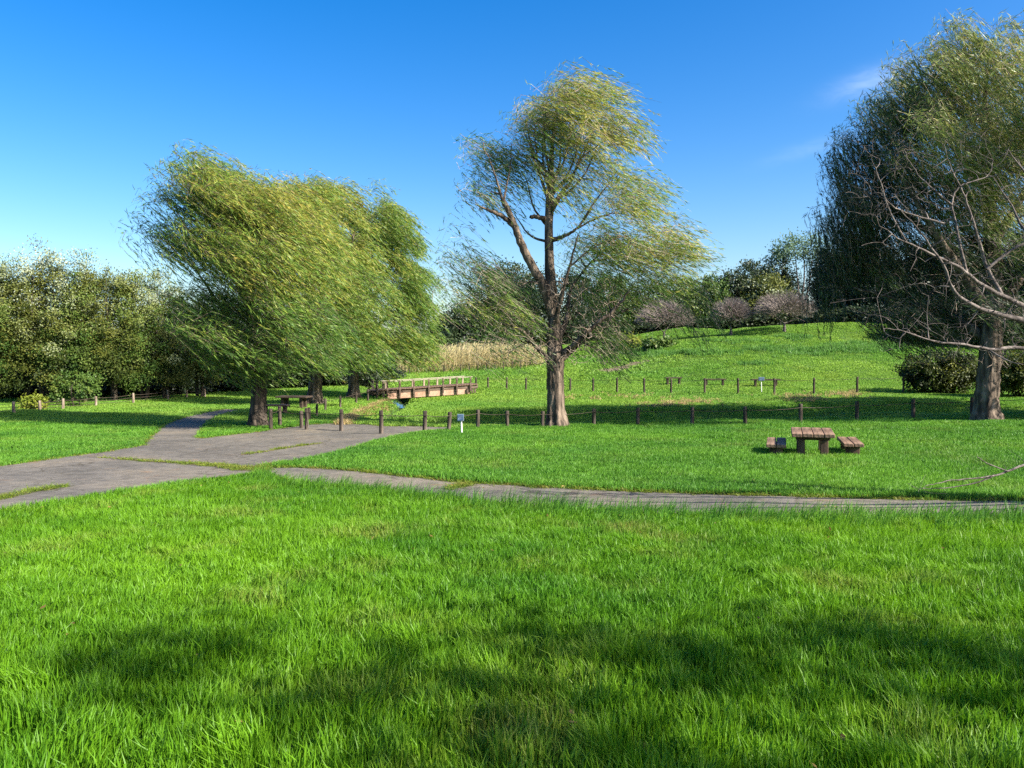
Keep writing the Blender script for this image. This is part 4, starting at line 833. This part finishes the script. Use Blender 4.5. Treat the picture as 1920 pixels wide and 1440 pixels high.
# bushes
def bush(u, vb, vt, ru, mt, lab, ncl=150, per=46, ls=.17, tint=(.1, .9), sig=.22):
    b0 = ground(u, vb); H = (vb - vt) / F * b0[1]; r = ru / F * b0[1]
    broadleaf('bush', lab, b0, H, [(0, 0, H * .5, r, r * .8, H * .48), (-r * .45, -r * .2, H * .42, r * .6, r * .6, H * .38), (r * .5, -r * .1, H * .45, r * .55, r * .6, H * .42)], ncl, per, ls, M[mt], stems=3, sig=sig, tint=tint, rt=.05, cat='bush')
M['bushleaf'] = leafmat('bush_leaf', [(.010, .018, .006), (.028, .045, .008), (.075, .095, .012), (.20, .21, .02)], .25)
bush(1765, 737, 652, 72, 'bushleaf', 'rounded dark bush left of the right willow trunk', 300, 60, .16)
bush(1925, 745, 645, 60, 'bushleaf', 'rounded bush right of the right willow trunk', 260, 60, .16, (.3, 1))
bush(1172, 655, 630, 24, 'yellowgreen', 'small bright yellow green bush at the foot of the far hedge', 60, 40, .3, (.2, 1), .3)
bush(1235, 652, 636, 26, 'green', 'low green bush right of the bright yellow green one', 50, 40, .3, (.2, 1), .3)
bush(855, 652, 632, 22, 'paleleaf', 'small silvery bush at the top of the reed bed', 50, 40, .26, (.4, 1), .3)
# bare round trees on the slope
for u, vb, vt, ru, lab in ((1370, 629, 556, 40, 'smaller bare round tree with pinkish twigs on the slope'), (1470, 622, 543, 58, 'wider bare round tree with pinkish twigs on the slope'), (1245, 640, 560, 56, 'bare pinkish thicket tree right of the lone willow')):
    b0 = ground(u, vb); Y = b0[1]
    bare_tree('round_bare_tree', lab, b0, (vb - vt) / F * Y, ru / F * Y, 16 / F * Y, 30, 300, 1300, 'bare round trees on the slope')

# ------------------------------------------------------------------ reeds
NR = 4200
RP = np.array([ground(*q)[:2] for q in ((742, 702), (800, 699), (900, 694), (1015, 688), (1020, 672), (930, 676), (830, 682), (742, 686))])
P = np.column_stack([rng.uniform(RP[:, 0].min(), RP[:, 0].max(), NR * 5), rng.uniform(RP[:, 1].min(), RP[:, 1].max(), NR * 5)])
P = P[inpoly(P[:, 0], P[:, 1], RP)][:NR]; NR = len(P); u = 960 + F * P[:, 0] / P[:, 1]
z = h(P[:, 0], P[:, 1]); Hh = rng.uniform(1.2, 2.1, NR) * (1.0 - .35 * np.clip((u - 930) / 85, 0, 1))
B = np.column_stack([P, z]); ln = np.column_stack([rng.normal(.16, .12, NR) * Hh, rng.normal(0, .1, NR) * Hh, Hh])
a = rng.uniform(0, 3.14, NR); s_ = np.column_stack([np.cos(a), np.sin(a), np.zeros(NR)]) * .018
stem = np.stack([B - s_, B + s_, B + ln + s_ * .5, B + ln - s_ * .5], 1).reshape(-1, 3)
tintR = np.repeat(np.clip(rng.normal(.4, .2, NR), 0, 1), 4)
li = np.repeat(np.arange(NR), 7); t = rng.uniform(.2, 1.0, len(li))[:, None]
q = B[li] + ln[li] * t; dl = ln[li] / Hh[li][:, None] + np.column_stack([rng.normal(.25, .35, len(li)), rng.normal(0, .35, len(li)), rng.normal(0, .3, len(li))])
LV, LF, LT = leaves(q, dl, rng.uniform(.25, .55, len(li)), .035, np.clip(rng.normal(.45, .25, len(li)), 0, 1), .1)
pq = B + ln; PV, PF, PT = leaves(pq - ln * .02, ln / Hh[:, None] + np.array([.4, 0, 0]), rng.uniform(.25, .4, NR), .08, np.clip(rng.normal(.65, .12, NR), 0, .8), .1)
Vr = np.concatenate([stem, LV, PV]); Fr = np.concatenate([np.arange(NR * 4).reshape(-1, 4), LF + NR * 4, PF + NR * 4 + len(LV)])
tag(link('reed_bed', npmesh('reed_bed', Vr, Fr, False, {'tint': np.concatenate([tintR, LT, PT])}), M['reed']), 'bed of dry golden reeds behind the footbridge', 'reeds', kind='stuff')

# ------------------------------------------------------------------ fences
def post_mesh(name, r, k=9):
    tb = Tubes(); tb.add([(0, 0, -.12), (0, 0, .3), (.004, .003, .75), (0, 0, .97), (0, 0, 1.0)], [r * 1.03, r, r * .97, r * .95, r * .78], k)
    V = np.concatenate(tb.v); Fq = np.concatenate(tb.f); me = npmesh(name, V, Fq, True)
    bm = bmesh.new(); bm.from_mesh(me); bm.edges.ensure_lookup_table()
    be = [e for e in bm.edges if e.is_boundary and e.verts[0].co.z > .9]; bmesh.ops.contextual_create(bm, geom=be); bm.to_mesh(me); bm.free(); return me
def fence(name, label, posts, r, mat, wires=(.9,), group=None, wr=.011):
    """posts: list of (base point, height, lean)"""
    root = empty(name, tuple(posts[0][0])); tag(root, label, 'fence', group); b = Vector(posts[0][0]); pm = post_mesh('post', r); pm.materials.append(mat)
    tops = []
    for (q, H, ln) in posts:
        o = link('post', pm, None, root); o.location = Vector(q) - b; o.scale = (1, 1, H); o.rotation_euler = (rng.normal(0, .015), ln + rng.normal(0, .015), rng.uniform(0, 6))
        tops.append((np.array(q), H, ln))
    for f in wires:
        tb = Tubes(); pts = []
        for (q, H, ln), (q2, H2, ln2) in zip(tops[:-1], tops[1:]):
            a = q + np.array([math.sin(ln) * H * f, -r - .004, H * f * math.cos(ln)]); c = q2 + np.array([math.sin(ln2) * H2 * f, -r - .004, H2 * f * math.cos(ln2)])
            for t in (0, .25, .5, .75): p_ = a * (1 - t) + c * t; p_[2] -= .05 * 4 * t * (1 - t); pts.append(p_ - np.array(b))
        pts.append(c - np.array(b)); tb.add(np.array(pts), np.full(len(pts), wr), 5)
        link('wire', tb.mesh('wire'), M['wire'], root)
    return root
def px_posts(L_, H=None, lean=0):
    out_ = []
    for q in L_:
        u, vt, vb = q[:3]; g_ = ground(u, vb); out_.append((g_, (vb - vt) / F * g_[1] if H is None else H, q[3] if len(q) > 3 else 0))
    return out_
fence('post_and_wire_fence', 'dark round post and wire fence along the road end and lawn', px_posts([(508, 766, 806), (525, 761, 800), (565, 770, 803), (575, 765, 806), (640, 767, 809), (715, 769, 814), (796, 770, 812, .03), (841, 772, 811, .06), (896, 768, 803, .05), (951, 770, 802), (1017, 771, 803), (1113, 766, 798), (1196, 764, 797), (1298, 763, 798), (1397, 762, 797), (1501, 757, 795), (1606, 752, 790), (1712, 748, 787), (1822, 744, 783), (1950, 738, 782), (2090, 732, 780)]), .075, M['post'], (.82,))
fence('post_and_wire_fence', 'far post and wire fence along the foot of the sunny meadow', px_posts([(893, 707, 729), (915, 707, 729), (950, 707, 730), (986, 708, 731), (1026, 709, 732), (1069, 709, 733), (1112, 709, 735), (1157, 708, 736), (1208, 709, 737), (1258, 710, 737), (1321, 709, 738), (1384, 709, 739), (1452, 709, 739), (1526, 708, 739), (1607, 706, 739), (1694, 704, 738), (1790, 702, 738), (1900, 700, 738)]), .07, M['post'], (.88,))
fence('post_and_wire_fence', 'short fence of thin posts along the ditch below the willows', px_posts([(580, 764, 788), (594, 758, 782), (610, 747, 771), (638, 742, 765), (668, 735, 757), (690, 730, 753), (706, 722, 748)]), .06, M['post'], (.85,))
fence('stake_fence', 'row of thin stakes along the foot of the reeds', px_posts([(752 + 16 * k, 688 - .85 * k, 702 - .75 * k) for k in range(15)]), .045, M['post'], (.85,))
fence('post_and_wire_fence', 'pale post and wire fence along the edge of the left wood', px_posts([(-70, 754, 780), (-22, 754, 778), (26, 753, 776), (75, 751, 771), (118, 747, 768), (180, 743, 763), (250, 737, 757), (315, 731, 750), (350, 731, 747), (384, 729, 745)]), .07, M['post_pale'], (.35, .6, .85))
# ------------------------------------------------------------------ footbridge
def box(bm, c, s, rot=None, bev=0):
    r_ = bmesh.ops.create_cube(bm, size=1); vs = r_['verts']
    for v in vs: v.co = Vector((v.co.x * s[0], v.co.y * s[1], v.co.z * s[2]))
    if bev: bmesh.ops.bevel(bm, geom=list({e for v in vs for e in v.link_edges}), offset=bev, segments=1, affect='EDGES'); vs = None
    return vs
def boxmesh(name, s, bev=.008, mat=None):
    bm = bmesh.new(); box(bm, (0, 0, 0), s, bev=bev); me = bpy.data.meshes.new(name); bm.to_mesh(me); bm.free()
    if mat: me.materials.append(mat)
    return me
def beam(name, a, b, w_, t_, mat, parent, off=Vector((0, 0, 0)), roll=0):
    a = Vector(a); b = Vector(b); d = b - a; me = boxmesh(name, (d.length, w_, t_), min(w_, t_) * .08, mat)
    o = link(name, me, None, parent); o.location = (a + b) / 2 - off; o.rotation_euler = d.to_track_quat('X', 'Z').to_euler(); return o
YB1 = 56.0
A0 = at(690, 737.5, YB1 - .6); A1 = at(896, 724.5, YB1 + 1.2)
br = empty('footbridge', tuple(A0)); tag(br, 'wooden footbridge with post railings over the stream', 'footbridge')
bo = Vector(A0); a0 = Vector(A0); a1 = Vector(A1); bd = (a1 - a0).normalized(); bn = Vector((-bd.y, bd.x, 0)).normalized(); WB = 1.9
for s in (0, 1): beam('side_beam', a0 + bn * WB * s, a1 + bn * WB * s, .12, .20, M['plank_mid'], br, bo)
nd = 44; dm = boxmesh('deck_plank', (.158, WB + .3, .05), .006, M['plank'])
for k in range(nd):
    o = link('deck_plank', dm, None, br); c = a0 + (a1 - a0) * ((k + .5) / nd) + bn * WB / 2 + Vector((0, 0, .158)); o.location = c - bo; o.rotation_euler = (0, 0, math.atan2(bd.y, bd.x))
for s, us in ((0, (725, 748, 774, 802, 829, 855, 881)), (1, (727, 753, 778, 800, 826, 851, 876))):
    tops = []
    for k, uu in enumerate(us):
        t = (uu - 690) / (896 - 690); base = a0 + (a1 - a0) * t + bn * (WB * s + (-.14 if s == 0 else .14))
        me = boxmesh('railing_post', (.12, .11, 1.02), .012, M['plank_mid'] if s == 0 else M['post_pale']); o = link('railing_post', me, None, br)
        o.location = base + Vector((0, 0, .23)) - bo; o.rotation_euler = (0, 0, math.atan2(bd.y, bd.x)); tops.append(base + Vector((0, 0, .72)))
    for f in (0,):
        o = beam('rail', tops[0] + Vector((0, .09 if s == 0 else -.09, f)) - bd * .3, tops[-1] + Vector((0, .09 if s == 0 else -.09, f)) + bd * .15, .035, .05, M['rope'], br, bo)
# end posts at the left, abutment and support piers
for uu, dy in ((719, .05), (707, -.5), (699, .8)):
    g_ = at(uu, 742, YB1 - .4 + dy); me = boxmesh('end_post', (.16, .15, 1.3), .012, M['post_pale']); o = link('end_post', me, None, br); o.location = Vector((g_[0], g_[1], float(h(g_[0], g_[1])) + .55)) - bo
ab0 = a0 + (a1 - a0) * .17 + bn * .08; ab1 = a0 + (a1 - a0) * .93 + bn * .08
beam('abutment_wall', ab0 + Vector((0, 0, -.30)), ab1 + Vector((0, 0, -.30)), .25, .40, M['abutment'], br, bo)
for t in (.28, .41, .54, .67, .80, .90, .945, .97):
    c = a0 + (a1 - a0) * t - bn * .11; me = boxmesh('support_pier', (.12, .12, .34), .01, M['plank_mid']); o = link('support_pier', me, None, br); o.location = c + Vector((0, 0, -.27)) - bo
# ------------------------------------------------------------------ picnic tables and benches
def picnic_table(name, label, base, rz, planks=4, pw=.225, L_=1.15, H=.66, mat=None, th=.085):
    root = empty(name, tuple(base), rz); tag(root, label, 'table', 'picnic tables'); mat = mat or M['plank']
    for k in range(planks):
        me = boxmesh('plank', (pw, L_, th), .009, mat); o = link('plank', me, None, root); o.location = ((k - (planks - 1) / 2) * (pw + .011), rng.normal(0, .006), H - th / 2 + rng.normal(0, .002))
    W_ = planks * (pw + .01)
    for s in (-1, 1):
        me = boxmesh('cross_beam', (W_ * .80, .14, .085), .008, M['plank_dark']); o = link('cross_beam', me, None, root); o.location = (0, s * L_ * .30, H - th - .045)
        for t in (-1, 1):
            me = boxmesh('leg', (.17, .16, H - th - .085 + .12), .010, M['plank_dark'] if mat is not M['plank'] else M['legwood']); o = link('leg', me, None, root); o.location = (t * W_ * .27, s * L_ * .30, (H - th - .085 - .12) / 2)
    return root
M['legwood'] = noisemat('brown_leg_timber', [(.055, .034, .022), (.09, .058, .04), (.13, .085, .06)], 5, 7, (1, 1, .15), bump=.4, bscale=14, fine=(.6, 1.15), rough=.75)
def bench(name, label, base, rz, planks=2, pw=.215, L_=1.1, H=.36, mat=None, group='picnic benches', th=.08):
    root = empty(name, tuple(base), rz); tag(root, label, 'bench', group); mat = mat or M['plank']
    for k in range(planks):
        me = boxmesh('plank', (pw, L_, th), .009, mat); o = link('plank', me, None, root); o.location = ((k - (planks - 1) / 2) * (pw + .016), rng.normal(0, .008), H - th / 2 + rng.normal(0, .002))
    for s in (-1, 1):
        me = boxmesh('leg', (planks * pw * .72, .12, H - th + .12), .010, M['plank_dark'] if mat is not M['plank'] else M['legwood']); o = link('leg', me, None, root); o.location = (0, s * L_ * .36, (H - th - .12) / 2)
    return root
rzt = math.radians(-18.6); tdir = np.array([math.sin(-rzt), math.cos(-rzt), 0])
def rest(q):
    q = np.array(q, float); q[2] = float(h(q[0], q[1])); return q
picnic_table('picnic_table', 'brown plank picnic table on the lawn between its two benches', rest(ground(1524, 862) + tdir * .75), rzt, L_=1.7, H=.64)
bench('picnic_bench', 'low plank bench left of picnic table, partly in its shadow', rest(ground(1455, 860) + tdir * .75), rzt, L_=1.65, H=.37)
bench('picnic_bench', 'low sunlit plank bench right of the picnic table', rest(ground(1598, 859) + tdir * .75), rzt + .03, L_=1.65, H=.37)
# set under the left willows
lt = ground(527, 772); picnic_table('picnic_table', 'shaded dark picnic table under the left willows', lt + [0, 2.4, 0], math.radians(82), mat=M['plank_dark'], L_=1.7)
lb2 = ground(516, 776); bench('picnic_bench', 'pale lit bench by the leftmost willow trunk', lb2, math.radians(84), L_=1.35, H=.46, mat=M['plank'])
# benches behind the far fence
for u0, u1, v, lab in ((1247, 1278, 707.5, 'dark short bench behind the far fence, leftmost of three'), (1318, 1361, 710, 'dark long bench behind the far fence, middle of three'), (1409, 1462, 710.5, 'dark bench behind the far fence beside the blue sign')):
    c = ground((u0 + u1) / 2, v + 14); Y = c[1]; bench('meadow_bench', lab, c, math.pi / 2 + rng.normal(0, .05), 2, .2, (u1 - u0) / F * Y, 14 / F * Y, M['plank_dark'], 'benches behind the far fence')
# ------------------------------------------------------------------ signs
def sign(name, label, u, vb, vt, bw, bh):
    b0 = ground(u, vb); Y = b0[1]; H = (vb - vt) / F * Y; root = empty(name, tuple(b0)); tag(root, label, 'sign', 'small blue lawn signs')
    pm = post_mesh('sign_post', .027); pm.materials.append(M['white']); o = link('sign_post', pm, None, root); o.scale = (1, 1, H - .02); o.rotation_euler = (0, -.05, 0)
    w_, h_ = bw / F * Y, bh / F * Y
    fr = link('sign_frame', boxmesh('sign_frame', (w_, .03, h_), .004, M['signframe']), None, root); fr.location = (-.04, -.055, H - h_ / 2 + .02)
    pn = link('sign_panel', boxmesh('sign_panel', (w_ * .86, .012, h_ * .86), .002, M['blue_sign']), None, root); pn.location = (-.04, -.074, H - h_ / 2 + .02)
    for k in range(3):
        ln_ = link('print_line', boxmesh('print_line', (w_ * (.5 - .1 * k), .004, h_ * .05), .0005, M['signframe']), None, pn); ln_.location = (rng.normal(0, .01), -.0085, h_ * (.22 - .17 * k))
M['signframe'] = noisemat('pale_blue_frame', [(.12, .17, .21), (.19, .25, .29)], 4, 4, rough=.5)
sign('lawn_sign', 'small blue sign on a white post at the near fence', 866, 816, 777, 12.5, 13)
sign('lawn_sign', 'small blue sign on a white post at the far meadow fence', 1428, 736, 707.5, 11, 7)
